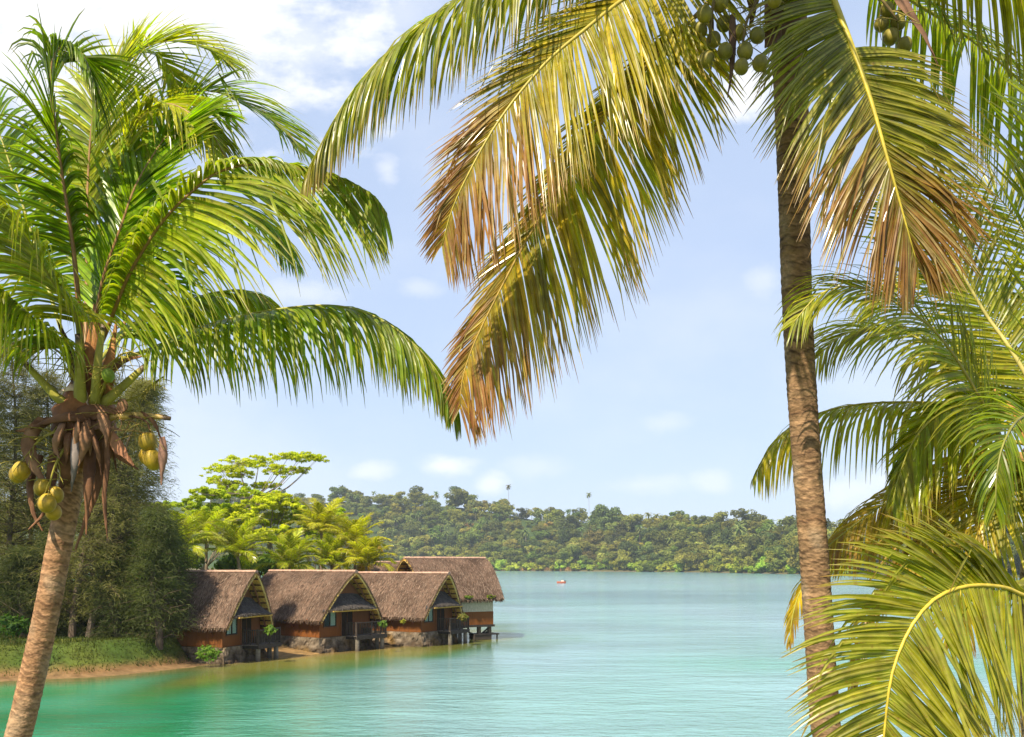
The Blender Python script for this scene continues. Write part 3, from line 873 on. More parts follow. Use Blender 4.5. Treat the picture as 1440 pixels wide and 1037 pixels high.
M_LAND = plain_material('grassy shore', rough=.95, spec=.1, vary=.4, scale=1.6, bump=.06, bscale=6)


def grid_mesh(name, xs, ys, zf, cf, m, parent=None):
    mb = MB()
    vs, cs, fs = [], [], []
    nx, ny = len(xs), len(ys)
    for y in ys:
        for x in xs:
            z = zf(x, y)
            vs.append(Vector((x, y, z)))
            cs.append(cf(x, y, z))
    for j in range(ny - 1):
        for i in range(nx - 1):
            a = j * nx + i
            fs.append((a, a + 1, a + nx + 1, a + nx))
    mb.add(vs, fs, cs)
    return mb.build(name, m, parent, None, True)


def frange(a, b, n):
    return [a + (b - a) * i / (n - 1) for i in range(n)]


xs = frange(-140, -46, 20)[:-1] + frange(-46, -3, 87)
ys = frange(38, 52, 8)[:-1] + frange(52, 100, 97)[:-1] + frange(100, 280, 30)


def land_col(x, y, z):
    n = noise.noise(Vector((x * .3, y * .3, 7)))
    sand = (.17, .105, .05)
    grass = mix3((.035, .065, .012), (.10, .11, .02), clamp(.5 + .9 * n))  # lawn darkened overall, standing in for tree shade
    earth = (.16, .09, .04)
    k = smooth((z - .07 + .10 * n) / .12)
    c = mix3(sand, mix3(earth, grass, smooth((z - .3) / .4)), k)
    if x > -20:
        c = mix3(c, (.22, .135, .055), clamp(1 - (z - .2) * 2.5) * .8)
    return c


shore = grid_mesh('shore', xs, ys, land_z, land_col, M_LAND)
tag(shore, None, None, None, 'structure')

# the bank the nearest palms stand on, below the camera
M_BANK = plain_material('near bank grass', rough=.95, spec=.1, vary=.35, scale=2.0, bump=.05)
bank = grid_mesh('bank', frange(-60, 60, 61), frange(-40, 24, 49), lambda x, y: lerp(1.55, -1.0, smooth((y - 12.5) / 10)) + .12 * noise.noise(Vector((x * .4, y * .4, 1))),
                 lambda x, y, z: mix3((.06, .12, .02), (.13, .15, .03), clamp(.5 + noise.noise(Vector((x * .5, y * .5, 2))))), M_BANK)
tag(bank, None, None, None, 'structure')

# far shore: (pixel column, distance of waterline, skyline row)
FAR = [(-900, 1150, 690), (-100, 1080, 690), (300, 1000, 688), (400, 960, 692), (480, 930, 686), (560, 905, 692), (640, 880, 692), (690, 862, 700), (760, 835, 712), (840, 800, 714), (900, 770, 721), (980, 730, 722), (1060, 650, 725), (1115, 610, 726), (1210, 560, 734), (1300, 510, 736), (1440, 455, 738), (1900, 380, 735), (2400, 330, 735)]


def far_at(px):
    d = interp([(a, b) for a, b, c in FAR], px)
    s = interp([(a, c) for a, b, c in FAR], px)
    return d, s


def hill_z(px, f):
    """ground height at fraction f (0 shore, 1 crest)"""
    d, s = far_at(px)
    dc = d + 150
    crest = EYE + (HZ - s) / F * dc - 15
    return crest * (smooth(f * .92) * .35 + .65 * min(f, 1.25)) + .4


def hill_pt(px, f):
    d, s = far_at(px)
    D = d + 150 * f
    return Vector(((px - 720) / F * D, D, hill_z(px, f)))


mb = MB()
cols_ = frange(-900, 2400, 111)
fr_ = [-.06, 0, .04, .1, .2, .3, .4, .5, .6, .7, .8, .9, 1.0, 1.3, 1.8, 2.4]
vs, cs, fs = [], [], []
for f in fr_:
    for px in cols_:
        q = hill_pt(px, max(f, 0))
        if f < 0:
            d, s = far_at(px)
            D = d - 9
            q = Vector(((px - 720) / F * D, D, -1.0))
        elif f == 0:
            q.z = .06
        elif f > 1.0:
            q.z = hill_z(px, 1.0) * (1 - .25 * (f - 1))
        vs.append(q)
        cs.append((.12, .09, .045) if f < .02 else mix3((.05, .06, .02), (.035, .06, .018), clamp(.5 + noise.noise(q * .03))))
nx = len(cols_)
for j in range(len(fr_) - 1):
    for i in range(nx - 1):
        a = j * nx + i
        fs.append((a, a + 1, a + nx + 1, a + nx))
mb.add(vs, fs, cs)
hills = mb.build('hills', M_LAND, None, None, True)
tag(hills, None, None, None, 'structure')


# water -----------------------------------------------------------
def water_material():
    m, nt, nd, lk = mat('lagoon water')
    out = N(nt, 'ShaderNodeOutputMaterial')
    at = N(nt, 'ShaderNodeAttribute', attribute_name='Col')
    tc = N(nt, 'ShaderNodeTexCoord')

    def noise_(scale, st, detail=4, rough=.55):
        mp = N(nt, 'ShaderNodeMapping')
        mp.inputs['Scale'].default_value = st
        lk.new(tc.outputs['Object'], mp.inputs['Vector'])
        n = N(nt, 'ShaderNodeTexNoise')
        n.inputs['Scale'].default_value = scale
        n.inputs['Detail'].default_value = detail
        n.inputs['Roughness'].default_value = rough
        lk.new(mp.outputs[0], n.inputs['Vector'])
        return n.outputs['Fac']
    # patches of weed and sand on the bottom, long streaks
    a = noise_(.02, (1, 2.6, 1), 5)
    mr = N(nt, 'ShaderNodeMapRange')
    mr.inputs['From Min'].default_value = .35
    mr.inputs['From Max'].default_value = .65
    mr.inputs['To Min'].default_value = .78
    mr.inputs['To Max'].default_value = 1.2
    lk.new(a, mr.inputs['Value'])
    sc = N(nt, 'ShaderNodeVectorMath', operation='SCALE')
    lk.new(at.outputs['Color'], sc.inputs[0])
    lk.new(mr.outputs[0], sc.inputs['Scale'])
    bs = N(nt, 'ShaderNodeBsdfPrincipled')
    lk.new(sc.outputs[0], bs.inputs['Base Color'])
    bs.inputs['Roughness'].default_value = .12
    bs.inputs['IOR'].default_value = 1.33
    h1 = noise_(.9, (1, 1.9, 1), 4, .6)
    h2 = noise_(.16, (1, 2.2, 1), 3, .5)
    h3 = noise_(4.0, (1, 1.6, 1), 2, .5)
    s1 = N(nt, 'ShaderNodeMath', operation='MULTIPLY_ADD')
    lk.new(h2, s1.inputs[0])
    s1.inputs[1].default_value = 2.0
    lk.new(h1, s1.inputs[2])
    s2 = N(nt, 'ShaderNodeMath', operation='MULTIPLY_ADD')
    lk.new(h3, s2.inputs[0])
    s2.inputs[1].default_value = .16
    lk.new(s1.outputs[0], s2.inputs[2])
    bp = N(nt, 'ShaderNodeBump')
    bp.inputs['Strength'].default_value = 1.0
    bp.inputs['Distance'].default_value = .115
    lk.new(s2.outputs[0], bp.inputs['Height'])
    lk.new(at.outputs['Alpha'], bp.inputs['Strength'])
    lk.new(bp.outputs[0], bs.inputs['Normal'])
    lk.new(bs.outputs[0], out.inputs['Surface'])
    return m


M_WATER = water_material()


def water_col(x, y, z):
    s = -shore_signed(x, y)
    n = noise.noise(Vector((x * .05, y * .03, 0)))
    n2 = noise.noise(Vector((x * .25, y * .18, 5)))
    D = y
    deep = mix3((.20, .315, .365), (.17, .325, .32), clamp(.5 + n))
    deep = mix3(deep, (.11, .23, .265), smooth((D - 240) / 500) * .8)
    # band across the bay, the dark look of wind ripples painted into the colour
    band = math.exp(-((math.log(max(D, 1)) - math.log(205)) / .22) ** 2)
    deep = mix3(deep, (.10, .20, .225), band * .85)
    deep = mix3(deep, (.12, .36, .27), .6 * math.exp(-((D - 66 + n * 10) / 9.0) ** 2) * smooth((x - 2) / 14))
    green = mix3((.010, .165, .065), (.04, .23, .14), clamp(.5 + n2))
    col = mix3(green, deep, smooth((x + 16 + (y - 50) * .25 + n * 4) / 15))
    k = smooth((s - 5 + n2 * 3) / 10)
    shal = mix3((.15, .15, .03), (.055, .15, .04), smooth((s - 3.5 + n2 * 1.5) / 6))
    shal = mix3((.22, .15, .05), shal, smooth((s - .3) / 2.5))
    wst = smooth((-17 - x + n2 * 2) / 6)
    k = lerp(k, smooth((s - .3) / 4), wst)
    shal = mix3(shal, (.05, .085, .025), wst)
    c = mix3(shal, col, k)
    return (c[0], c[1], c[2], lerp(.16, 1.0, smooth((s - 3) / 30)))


mb = MB()
vs, cs, fs = [], [], []
rows = []
y = 19.0
while y < 1250:
    rows.append(y)
    y += .8 if 50 < y < 100 else y * .03
rows.append(1300)
ks = frange(-1.0, 1.2, 40)
ks = sorted(set([round(k, 4) for k in frange(-1.6, -.55, 12) + frange(-.55, .1, 110) + frange(.1, 1.6, 40)]))
for y in rows:
    for k in ks:
        x = k * y
        vs.append(Vector((x, y, 0)))
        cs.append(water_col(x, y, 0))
nx = len(ks)
for j in range(len(rows) - 1):
    for i in range(nx - 1):
        a = j * nx + i
        fs.append((a, a + 1, a + nx + 1, a + nx))
mb.add(vs, fs, cs)
water = mb.build('water', M_WATER, None, None, True)
tag(water, None, None, None, 'structure')
# ------------------------------------------------------------------ thatched bungalows
M_THATCH = plain_material('thatch', rough=.95, spec=.08, vary=.42, scale=2.2, bump=.05, stretch=(3.4, 3.4, .8), bscale=3.5, detail=8)
M_WALL = plain_material('painted board wall', rough=.75, spec=.2, vary=.14, scale=2.5, stretch=(6, 6, .4), bump=.004)
M_WOOD = plain_material('dark timber', rough=.8, spec=.15, vary=.3, scale=5, stretch=(1, 1, 1), bump=.005)
M_STONE = plain_material('coral stone', rough=.95, spec=.1, vary=.55, scale=3.2, bump=.12, bscale=3.5)
M_CONC = plain_material('weathered concrete', rough=.9, spec=.15, vary=.35, scale=4, bump=.01)
M_CLOTH = plain_material('curtain', rough=.9, spec=.1, vary=.12, scale=4, stretch=(12, 12, .3))
M_BAMBOO = plain_material('woven bamboo', rough=.8, spec=.2, vary=.35, scale=5, stretch=(7, 7, 1.2), bump=.01)


def glass_material():
    m, nt, nd, lk = mat('window glass')
    out = N(nt, 'ShaderNodeOutputMaterial')
    bs = N(nt, 'ShaderNodeBsdfPrincipled')
    bs.inputs['Base Color'].default_value = (.03, .05, .05, 1)
    bs.inputs['Roughness'].default_value = .04
    bs.inputs['Specular IOR Level'].default_value = .8
    tr = N(nt, 'ShaderNodeBsdfTransparent')
    tr.inputs['Color'].default_value = (.85, .92, .9, 1)
    mx = N(nt, 'ShaderNodeMixShader')
    mx.inputs[0].default_value = .12
    lk.new(tr.outputs[0], mx.inputs[1])
    lk.new(bs.outputs[0], mx.inputs[2])
    lk.new(mx.outputs[0], out.inputs['Surface'])
    return m


M_GLASS = glass_material()
TH = ((.05, .031, .022), (.155, .098, .07))
THG = ((.04, .034, .032), (.085, .074, .068))  # grey awning thatch, darkened to paint in the gable overhang's shade
ORANGE = (.17, .058, .013)
YEL = (.62, .38, .08)
DARK = (.045, .028, .02)
CHAR = (.035, .03, .028)


def hut(px_name, loc, rz, W, L, zr, ze, label, seed, floor=1.12, style='deck', p=.72, ends=(0.45, 0.1), tcol=TH, stone_h=True):
    rg = random.Random(seed)
    root = empty('thatched_bungalow', (loc[0], loc[1], 0), R(rz))
    tag(root, label, 'bungalow', 'thatched bungalows at the water')
    H = zr - ze

    def prof(q, off=0.0):
        q = abs(q)
        v = W / 2 * q ** p
        z = zr - H * q
        return v, z

    def surf(uu, s, off=0.0):
        """uu along the ridge 0..-L, s -1 near eave .. 1 far eave; off along the inward normal"""
        q = abs(s)
        v, z = prof(q)
        e = 1e-2
        v2, z2 = prof(min(1, q + e))
        v1, z1 = prof(max(0, q - e))
        tv, tz = v2 - v1, z2 - z1
        l = math.hypot(tv, tz)
        nv, nz_ = -tz / l, tv / l
        if q < .02:
            nv, nz_ = 0, 1
        sg = 1 if s >= 0 else -1
        fl = ends[0] * (1 - q) if uu > -L / 2 else -ends[1] * (1 - q)
        k = (uu + L / 2) / (L / 2)
        return Vector((uu + fl * abs(k) ** 3, sg * (v - nv * off), z - nz_ * off))

    # outer thatch skin and underside
    mb = MB()
    NU, NS = 44, 41
    vs, cs, fs = [], [], []
    for off, base in ((0.0, 0), (.24, 1)):
        for j in range(NS):
            s = -1 + 2 * j / (NS - 1)
            s = math.copysign(abs(s) ** 1.3, s)
            for i in range(NU):
                uu = -L + L * i / (NU - 1)
                q = surf(uu, s, off)
                if off == 0:
                    n = noise.noise(Vector((q.x * 1.1 + seed, q.y * 1.1, q.z * .7)))
                    q = q + Vector((0, 0, .05 * n + rg.uniform(-.025, .025)))
                    c = mix3(tcol[0], tcol[1], clamp(.5 + .8 * noise.noise(Vector((q.x * .7 + seed, q.y, q.z * .5))) + rg.uniform(-.12, .12)))
                else:
                    c = (.72, .43, .10)
                vs.append(q)
                cs.append(c)
    K = NU * NS
    for j in range(NS - 1):
        for i in range(NU - 1):
            a = j * NU + i
            fs.append((a, a + 1, a + NU + 1, a + NU))
            fs.append((K + a, K + a + NU, K + a + NU + 1, K + a + 1))
    for j in range(NS - 1):
        for i in (0, NU - 1):
            a = j * NU + i
            fs.append((a, a + NU, K + a + NU, K + a))
    for i in range(NU - 1):
        for j in (0, NS - 1):
            a = j * NU + i
            fs.append((a, a + 1, K + a + 1, K + a))
    mb.add(vs, fs, cs)
    # loose straw lying on the skin, ragged eave and verge
    def straw(q0, d, nrm, ln, wd, c):
        s_ = d.cross(nrm).normalized() * wd
        q1 = q0 + d * ln
        mb.add([q0 - s_, q0 + s_, q1 + s_ * .5, q1 - s_ * .5], [(0, 1, 2, 3)], [mix3(c, tcol[0], .3)] * 2 + [c, c])
    for k in range(5000):
        s = rg.uniform(-1, 1)
        uu = -L * rg.random()
        a = surf(uu, s)
        b = surf(uu, clamp(abs(s) + .04, 0, 1) * (1 if s >= 0 else -1))
        if (b - a).length < 1e-3:
            continue
        d = (b - a).normalized()
        nrm = d.cross(Vector((1, 0, 0)))
        if nrm.z < 0:
            nrm = -nrm
        d2 = (d + Vector((rg.gauss(0, .22), 0, 0)) + nrm * rg.uniform(.0, .07)).normalized()
        c = mix3(mix3(tcol[0], (.03, .018, .012), .5), mix3(tcol[1], (.5, .37, .28), .45), rg.random() ** 1.3)
        straw(a + nrm * .012, d2, nrm, rg.uniform(.15, .42), rg.uniform(.008, .022), c)
    for k in range(1300):
        side = rg.choice((-1, 1))
        uu = -L * rg.random()
        a = surf(uu, side * .985, rg.uniform(0, .2))
        b = surf(uu, side * .9)
        d = (a - b).normalized()
        d = (d + Vector((rg.gauss(0, .12), 0, -.35))).normalized()
        straw(a, d, Vector((0, side, .3)), rg.uniform(.08, .34), .025, mix3(tcol[0], tcol[1], rg.random() * .6))
    for k in range(700):
        s = rg.uniform(-1, 1)
        e = rg.choice((0, -L))
        a = surf(e, s, rg.uniform(0, .2))
        straw(a, Vector((1 if e == 0 else -1, 0, -.5 + rg.uniform(-.4, .2))).normalized(), Vector((0, 0, 1)), rg.uniform(.05, .2), .025, mix3(tcol[0], tcol[1], rg.random()))
    roof = mb.build('roof', M_THATCH, root)
    # ridge cap
    mb = MB()
    pts = [surf(-L + L * i / 20, 0) + Vector((0, 0, .0)) for i in range(21)]
    tube(mb, pts, [.2 + rg.uniform(-.02, .02) for _ in pts], 8, [mix3((.34, .21, .155), (.42, .27, .2), rg.random()) for _ in pts], .6)
    mb.build('ridge_cap', M_THATCH, roof)
    # bargeboards, purlins and rafters under the thatch
    for e, de in ((0, .03), (-L, -.03)):
        for sg in (-1, 1):
            mb = MB()
            pts = []
            for i in range(15):
                q = i / 14
                a = surf(e, sg * max(q, .012), .20)
                pts.append(a + Vector((de + (-.06 if e == 0 else .06), 0, -.03)))
            tube(mb, pts, .055, 6, mix3(YEL, (.75, .62, .28), .5), 1.0, Vector((1, 0, 0)))
            mb.build('bargeboard', M_WOOD, roof)
    for e, inner in ((0, -.9), (-L, 1.1)):
        for sg in (-1, 1):
            for i in range(8):
                q = (i + .75) / 8.6
                mb = MB()
                a = surf(e + (-.05 if e == 0 else .05), sg * q, .285)
                b = surf(e + inner, sg * q, .285)
                bar(mb, a, b, .17, .09, (.09, .04, .018))
                mb.build('purlin', M_WOOD, roof)
            mb = MB()
            pts = [surf(e + inner * .55, sg * max(.02, i / 12), .39) for i in range(13)]
            tube(mb, pts, .07, 6, (.20, .085, .035), 1.0, Vector((1, 0, 0)))
            mb.build('rafter', M_WOOD, roof)
    # walls
    wv = W / 2 - .62
    gu = -.75
    bu = -L + 1.0
    t = .12
    mb = MB()
    zt = zr - H * .86
    if style == 'deck':
        wc = ORANGE
        for sg in (-1, 1):
            y0, y1 = sorted((sg * wv, sg * (wv - t)))
            box(mb, (bu, y0, floor), (gu, y1, zt), wc)
            for k in range(9):
                x = lerp(bu, gu, (k + .5) / 9)
                y0, y1 = sorted((sg * (wv + .012), sg * wv))
                box(mb, (x - .02, y0, floor + .02), (x + .02, y1, zt), mix3(wc, DARK, .25))
        for e in (gu, bu):
            # gable infill following the roof
            vs, fs = [], []
            K2 = 13
            for i in range(K2):
                yy = -wv + 2 * wv * i / (K2 - 1)
                q = (abs(yy) / (W / 2)) ** (1 / p)
                top = zr - H * q - .36 - .3 * (1 - q)
                for uu in (e, e - t if e == gu else e + t):
                    vs.append(Vector((uu, yy, floor)))
                    vs.append(Vector((uu, yy, max(top, floor + 1))))
            for i in range(K2 - 1):
                a = i * 4
                fs += [(a, a + 4, a + 5, a + 1), (a + 2, a + 3, a + 7, a + 6), (a + 1, a + 5, a + 7, a + 3), (a, a + 2, a + 6, a + 4)]
            fs += [(0, 1, 3, 2), (K2 * 4 - 4, K2 * 4 - 2, K2 * 4 - 1, K2 * 4 - 3)]
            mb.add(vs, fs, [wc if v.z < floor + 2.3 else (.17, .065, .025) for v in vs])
        mb.build('wall', M_WALL, root)
        # corner post
        mb = MB()
        box(mb, (gu - .1, -wv - .03, floor), (gu + .03, -wv + .1, zt), mix3(ORANGE, DARK, .15))
        mb.build('corner_post', M_WALL, root)
        # window in the gable wall
        wy0, wy1, wz0, wz1 = -wv + .42, -wv + 1.72, floor + .78, floor + 2.02
        mb = MB()
        for a, b in (((wy0, wz0), (wy1, wz0 + .07)), ((wy0, wz1 - .07), (wy1, wz1)), ((wy0, wz0 + .07), (wy0 + .07, wz1 - .07)), ((wy1 - .07, wz0 + .07), (wy1, wz1 - .07)),
                     (((wy0 + wy1) / 2 - .03, wz0 + .07), ((wy0 + wy1) / 2 + .03, wz1 - .07))):
            box(mb, (gu - .02, a[0], a[1]), (gu + .06, b[0], b[1]), (.05, .035, .025))
        box(mb, (gu - .02, wy0 - .05, wz0 - .06), (gu + .1, wy1 + .05, wz0 - .003), (.16, .07, .03))
        win = mb.build('window', M_WOOD, root)
        mb = MB()
        box(mb, (gu + .004, wy0 + .07, wz0 + .07), (gu + .012, wy1 - .07, wz1 - .07), (.02, .035, .035))
        mb.build('pane', M_GLASS, win)
        mb = MB()
        c0, c1 = wy0 + (.12 if seed % 2 else .62), wy1 - .09
        K3 = 24
        vs = []
        for i in range(K3):
            yy = lerp(c0, c1, i / (K3 - 1))
            for zz in (wz0 + .08, wz1 - .08):
                vs.append(Vector((gu + .0025 + .0008 * math.sin(i * 1.7), yy, zz)))
        mb.add(vs, [(2 * i, 2 * i + 2, 2 * i + 3, 2 * i + 1) for i in range(K3 - 1)], (.85, .9, .82))
        box(mb, (gu + .0012, wy0 + .07, wz0 + .07), (gu + .002, wy1 - .07, wz1 - .07), (.03, .035, .035))  # dark sheet behind the curtain paints in the unlit room
        mb.build('curtain', M_CLOTH, win)
        # doorway to the deck, its unlit opening painted as a dark panel
        mb = MB()
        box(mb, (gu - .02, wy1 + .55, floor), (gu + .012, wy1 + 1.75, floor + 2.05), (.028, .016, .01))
        for yy in (wy1 + .45, wy1 + 1.75):
            box(mb, (gu - .02, yy, floor), (gu + .05, yy + .1, floor + 2.05), (.20, .08, .03))
        box(mb, (gu + .012, wy1 + 1.15, floor + .02), (gu + .03, wy1 + 1.2, floor + 2.0), (.12, .05, .02))
        mb.build('dark_doorway', M_WOOD, root)
        # thatched awning over window and door
        mb = MB()
        za, zb = floor + 3.3, floor + 2.12
        ya, yb = W * .2, wv + .28
        NI, NJ = 26, 12
        vs, cs, fs = [], [], []
        for lay in (0, 1):
            for j in range(NJ):
                f = j / (NJ - 1)
                for i in range(NI):
                    x = -1 + 2 * i / (NI - 1)
                    hw = lerp(ya, yb, f)
                    out_ = 1.35 * f * (1 - .55 * abs(x) ** 3)
                    z = lerp(za, zb, f ** .9) + .12 * (1 - abs(x)) * f - lay * .15 - .1 * abs(x) ** 3
                    q = Vector((gu + .03 + out_, x * hw, z + (0 if lay else rg.uniform(-.02, .02))))
                    vs.append(q)
                    cs.append(mix3(THG[0], THG[1], clamp(.5 + .7 * noise.noise(q * 1.7) + rg.uniform(-.2, .2))) if not lay else (.12, .08, .05))
        K2 = NI * NJ
        for j in range(NJ - 1):
            for i in range(NI - 1):
                a = j * NI + i
                fs.append((a, a + NI, a + NI + 1, a + 1))
                fs.append((K2 + a, K2 + a + 1, K2 + a + NI + 1, K2 + a + NI))
        for i in range(NI - 1):
            a = (NJ - 1) * NI + i
            fs.append((a, a + K2, a + K2 + 1, a + 1))
        for j in range(NJ - 1):
            for i in (0, NI - 1):
                a = j * NI + i
                fs.append((a, a + NI, a + NI + K2, a + K2))
        mb.add(vs, fs, cs)
        for k in range(700):
            i = rg.randrange(NI - 1)
            j = rg.randrange(2, NJ)
            q0 = vs[j * NI + i].lerp(vs[j * NI + i + 1], rg.random())
            dd = (vs[j * NI + i] - vs[(j - 1) * NI + i]).normalized() + Vector((0, rg.gauss(0, .2), .05))
            sd_ = Vector((0, .018, 0))
            q1 = q0 + dd * rg.uniform(.1, .3)
            mb.add([q0 - sd_, q0 + sd_, q1 + sd_, q1 - sd_], [(0, 1, 2, 3)], mix3(THG[0], (.13, .11, .095), rg.random()))
        aw = mb.build('awning', M_THATCH, root)
        mb = MB()
        bar(mb, (gu + 1.16, -yb * .8, zb - .13), (gu + 1.16, yb * .8, zb - .13), .06, .09, YEL)
        mb.build('awning_beam', M_WOOD, aw)
        # eave brackets on the long wall
        for x in (gu - .75, gu - 2.9, gu - 5.2):
            mb = MB()
            bar(mb, (x, -wv - .02, floor + .72), (x, -wv - .55, ze + .1), .11, .14, (.17, .06, .025))
            mb.build('bracket', M_WOOD, root)
        # stone footing
        mb = MB()
        n1, n2 = 46, 10
        per = []
        x0, x1, y0, y1 = bu - .05, gu + .14, -wv - .16, wv + .16
        for k in range(n1 * 4):
            f = (k % n1) / n1
            per.append(((lerp(x0, x1, f), y0), (x1, lerp(y0, y1, f)), (lerp(x1, x0, f), y1), (x0, lerp(y1, y0, f)))[k // n1])
        vs, cs, fs = [], [], []
        cx_, cy_ = (x0 + x1) / 2, 0
        for j in range(n2):
            z = lerp(-.6, floor - .02, j / (n2 - 1))
            for (a, b) in per:
                o_ = Vector((a - cx_, b - cy_, 0)).normalized()
                q = Vector((a, b, z))
                n = noise.noise(q * 2.3 + Vector((seed * 9, 0, 0))) * .26 + noise.noise(q * 6) * .1
                q += o_ * (n + .12 * math.sin(PI * j / (n2 - 1)) + (.25 * (1 - z / .5) if z < .5 else 0))
                vs.append(q)
                hgt = clamp((z - .1) / .8)
                c = mix3((.05, .034, .022), (.19, .15, .11), clamp(hgt * .8 + noise.noise(q * 2.4) * .8))
                c = mix3(c, (.20, .115, .03), clamp(noise.noise(q * .8 + Vector((5, seed, 0))) * 1.2 - .15))
                cs.append(c)
        M4 = len(per)
        for j in range(n2 - 1):
            for k in range(M4):
                a, b = j * M4 + k, j * M4 + (k + 1) % M4
                fs.append((a, b, b + M4, a + M4))
        fs.append(tuple((n2 - 1) * M4 + k for k in range(M4)))
        mb.add(vs, fs, cs)
        mb.build('stone_base', M_STONE, root)
        # deck at the gable end
        du0, du1, dv0, dv1 = gu + .16, .72, -.25, wv + .35
        fl = floor + .02
        mb = MB()
        nb = 11
        for k in range(nb):
            x = lerp(du0, du1, k / nb)
            box(mb, (x, dv0, fl - .05), (x + (du1 - du0) / nb - .012, dv1, fl), mix3((.12, .10, .09), (.20, .17, .15), rg.random()))
        for yy in (dv0 + .1, (dv0 + dv1) / 2, dv1 - .2):
            box(mb, (du0, yy, fl - .27), (du1 - .02, yy + .1, fl - .055), CHAR)
        box(mb, (du1, dv0 - .02, fl - .27), (du1 + .05, dv1 + .02, fl + .02), (.055, .045, .04))
        deck = mb.build('deck', M_WOOD, root)
        rail_h = 1.02
        runs = [((du1 - .04, dv0 + .04), (du1 - .04, dv1 - .04)), ((du0 + .1, dv0 + .04), (du1 - .12, dv0 + .04)), ((du0 + .1, dv1 - .04), (du1 - .12, dv1 - .04))]
        for (a, b) in runs:
            mb = MB()
            A = Vector((a[0], a[1], 0))
            B = Vector((b[0], b[1], 0))
            up = Vector((0, 0, 1))
            bar(mb, A + up * (fl + rail_h), B + up * (fl + rail_h), .09, .06, (.07, .055, .048))
            bar(mb, A + up * (fl + .14), B + up * (fl + .14), .05, .05, CHAR)
            ln = (B - A).length
            nbal = int(ln / .17)
            for k in range(1, nbal):
                q = A.lerp(B, k / nbal)
                bar(mb, q + up * (fl + .165), q + up * (fl + rail_h - .03), .045, .045, mix3(CHAR, (.075, .06, .05), rg.random()))
            for k in range(3):
                q = A.lerp(B, k / 2)
                bar(mb, q + up * (fl + .002), q + up * (fl + rail_h + .08), .085, .085, (.055, .042, .035))
            mb.build('railing', M_WOOD, deck)
        for (x, y) in ((du1 - .18, dv0 + .25), (du1 - .18, dv1 - .35), (gu + .75, dv1 - .35)):
            mb = MB()
            tube(mb, [Vector((x, y, z)) for z in (-1.0, -.25, .05, .3, fl - .28)], [.2, .2, .17, .165, .165], 12, [(.05, .04, .03), (.05, .04, .03), (.08, .065, .05), (.15, .13, .105), (.18, .16, .13)])
            mb.build('pier', M_CONC, root)
        # porch seat silhouette
        mb = MB()
        box(mb, (gu + .3, wv - 1.1, fl + .003), (gu + .42, wv - .2, fl + .45), DARK)
        box(mb, (gu + .2, wv - 1.15, fl + .45), (gu + .8, wv - .15, fl + .5), (.08, .05, .03))
        mb.build('bench', M_WOOD, root)
    else:
        wz = floor
        z_mid = floor + 1.15
        x0, x1 = -L + .9, -.75
        for sg in (-1, 1):
            y0, y1 = sorted((sg * wv, sg * (wv - t)))
            box(mb, (x0, y0, wz), (x1, y1, z_mid), ORANGE)
        for xx in (x0, x1 - t):
            box(mb, (xx, -wv + t, wz), (xx + t, wv - t, z_mid), ORANGE)
        mb.build('wall', M_WALL, root)
        mb = MB()
        for sg in (-1, 1):
            y0, y1 = sorted((sg * (wv - .02), sg * (wv - t)))
            box(mb, (x0 + .02, y0, z_mid + .003), (x1 - .02, y1, zt + .15), (.46, .41, .30))
        for xx in (x0 + .02, x1 - t - .02):
            # gable ends up to the roof
            vs, fs = [], []
            K2 = 13
            for i in range(K2):
                yy = (-wv + t) + 2 * (wv - t) * i / (K2 - 1)
                q = (abs(yy) / (W / 2)) ** (1 / p)
                top = zr - H * q - .36 - .3 * (1 - q)
                for uu in (xx, xx + t):
                    vs.append(Vector((uu, yy, z_mid + .003)))
                    vs.append(Vector((uu, yy, max(top, z_mid + .5))))
            for i in range(K2 - 1):
                a = i * 4
                fs += [(a, a + 4, a + 5, a + 1), (a + 2, a + 3, a + 7, a + 6), (a + 1, a + 5, a + 7, a + 3), (a, a + 2, a + 6, a + 4)]
            mb.add(vs, fs, (.30, .27, .20))
        mb.build('woven_panel', M_BAMBOO, root)
        mb = MB()
        a0 = x0 + .55
        box(mb, (a0, -wv - .015, z_mid - .02), (a0 + .85, -wv + .02, zt + .1), (.03, .018, .012))
        box(mb, (a0 - .08, -wv - .03, z_mid - .02), (a0 - .002, -wv + .02, zt + .1), (.22, .15, .08))
        mb.build('window', M_WOOD, root)
        mb = MB()
        box(mb, (x0 - .1, -wv - .1, floor - .2), (x1 + .1, wv + .1, floor - .01), CHAR)
        base = mb.build('floor_frame', M_WOOD, root)
        for x, w_ in ((x0 + .5, .16), (x0 + 2.2, .36), (x1 - 1.3, .14), (x1 - .25, .14)):
            for y in (-wv + .3, wv - .3):
                mb = MB()
                bar(mb, (x, y, -1), (x, y, floor - .2), w_ * 2, .3, (.06, .048, .04) if w_ > .2 else (.12, .09, .065))
                mb.build('stilt', M_WOOD, root)
        for (a, b) in (((x0 + 2.7, -wv + .28, floor - .25), (x1 - 1.4, -wv + .28, .35)), ((x1 - 1.1, -wv + .28, .5), (x1 - .3, -wv + .28, floor - .3)), ((x1 - 1.1, -wv + .5, .3), (x1 - .2, -wv + .5, floor - .6))):
            mb = MB()
            bar(mb, a, b, .12, .12, CHAR)
            mb.build('brace', M_WOOD, root)
        mb = MB()
        box(mb, (x1 - 1.9, -wv - .1, .42), (x1 + .55, -wv + 1.1, .54), CHAR)
        box(mb, (x1 - 1.9, -wv - .05, .02), (x1 - .2, -wv + 1.0, .418), (.05, .04, .033))
        for x in (x1 + .4,):
            bar(mb, (x, -wv + .05, -1), (x, -wv + .05, .42), .1, .1, CHAR)
        mb.build('landing', M_WOOD, root)
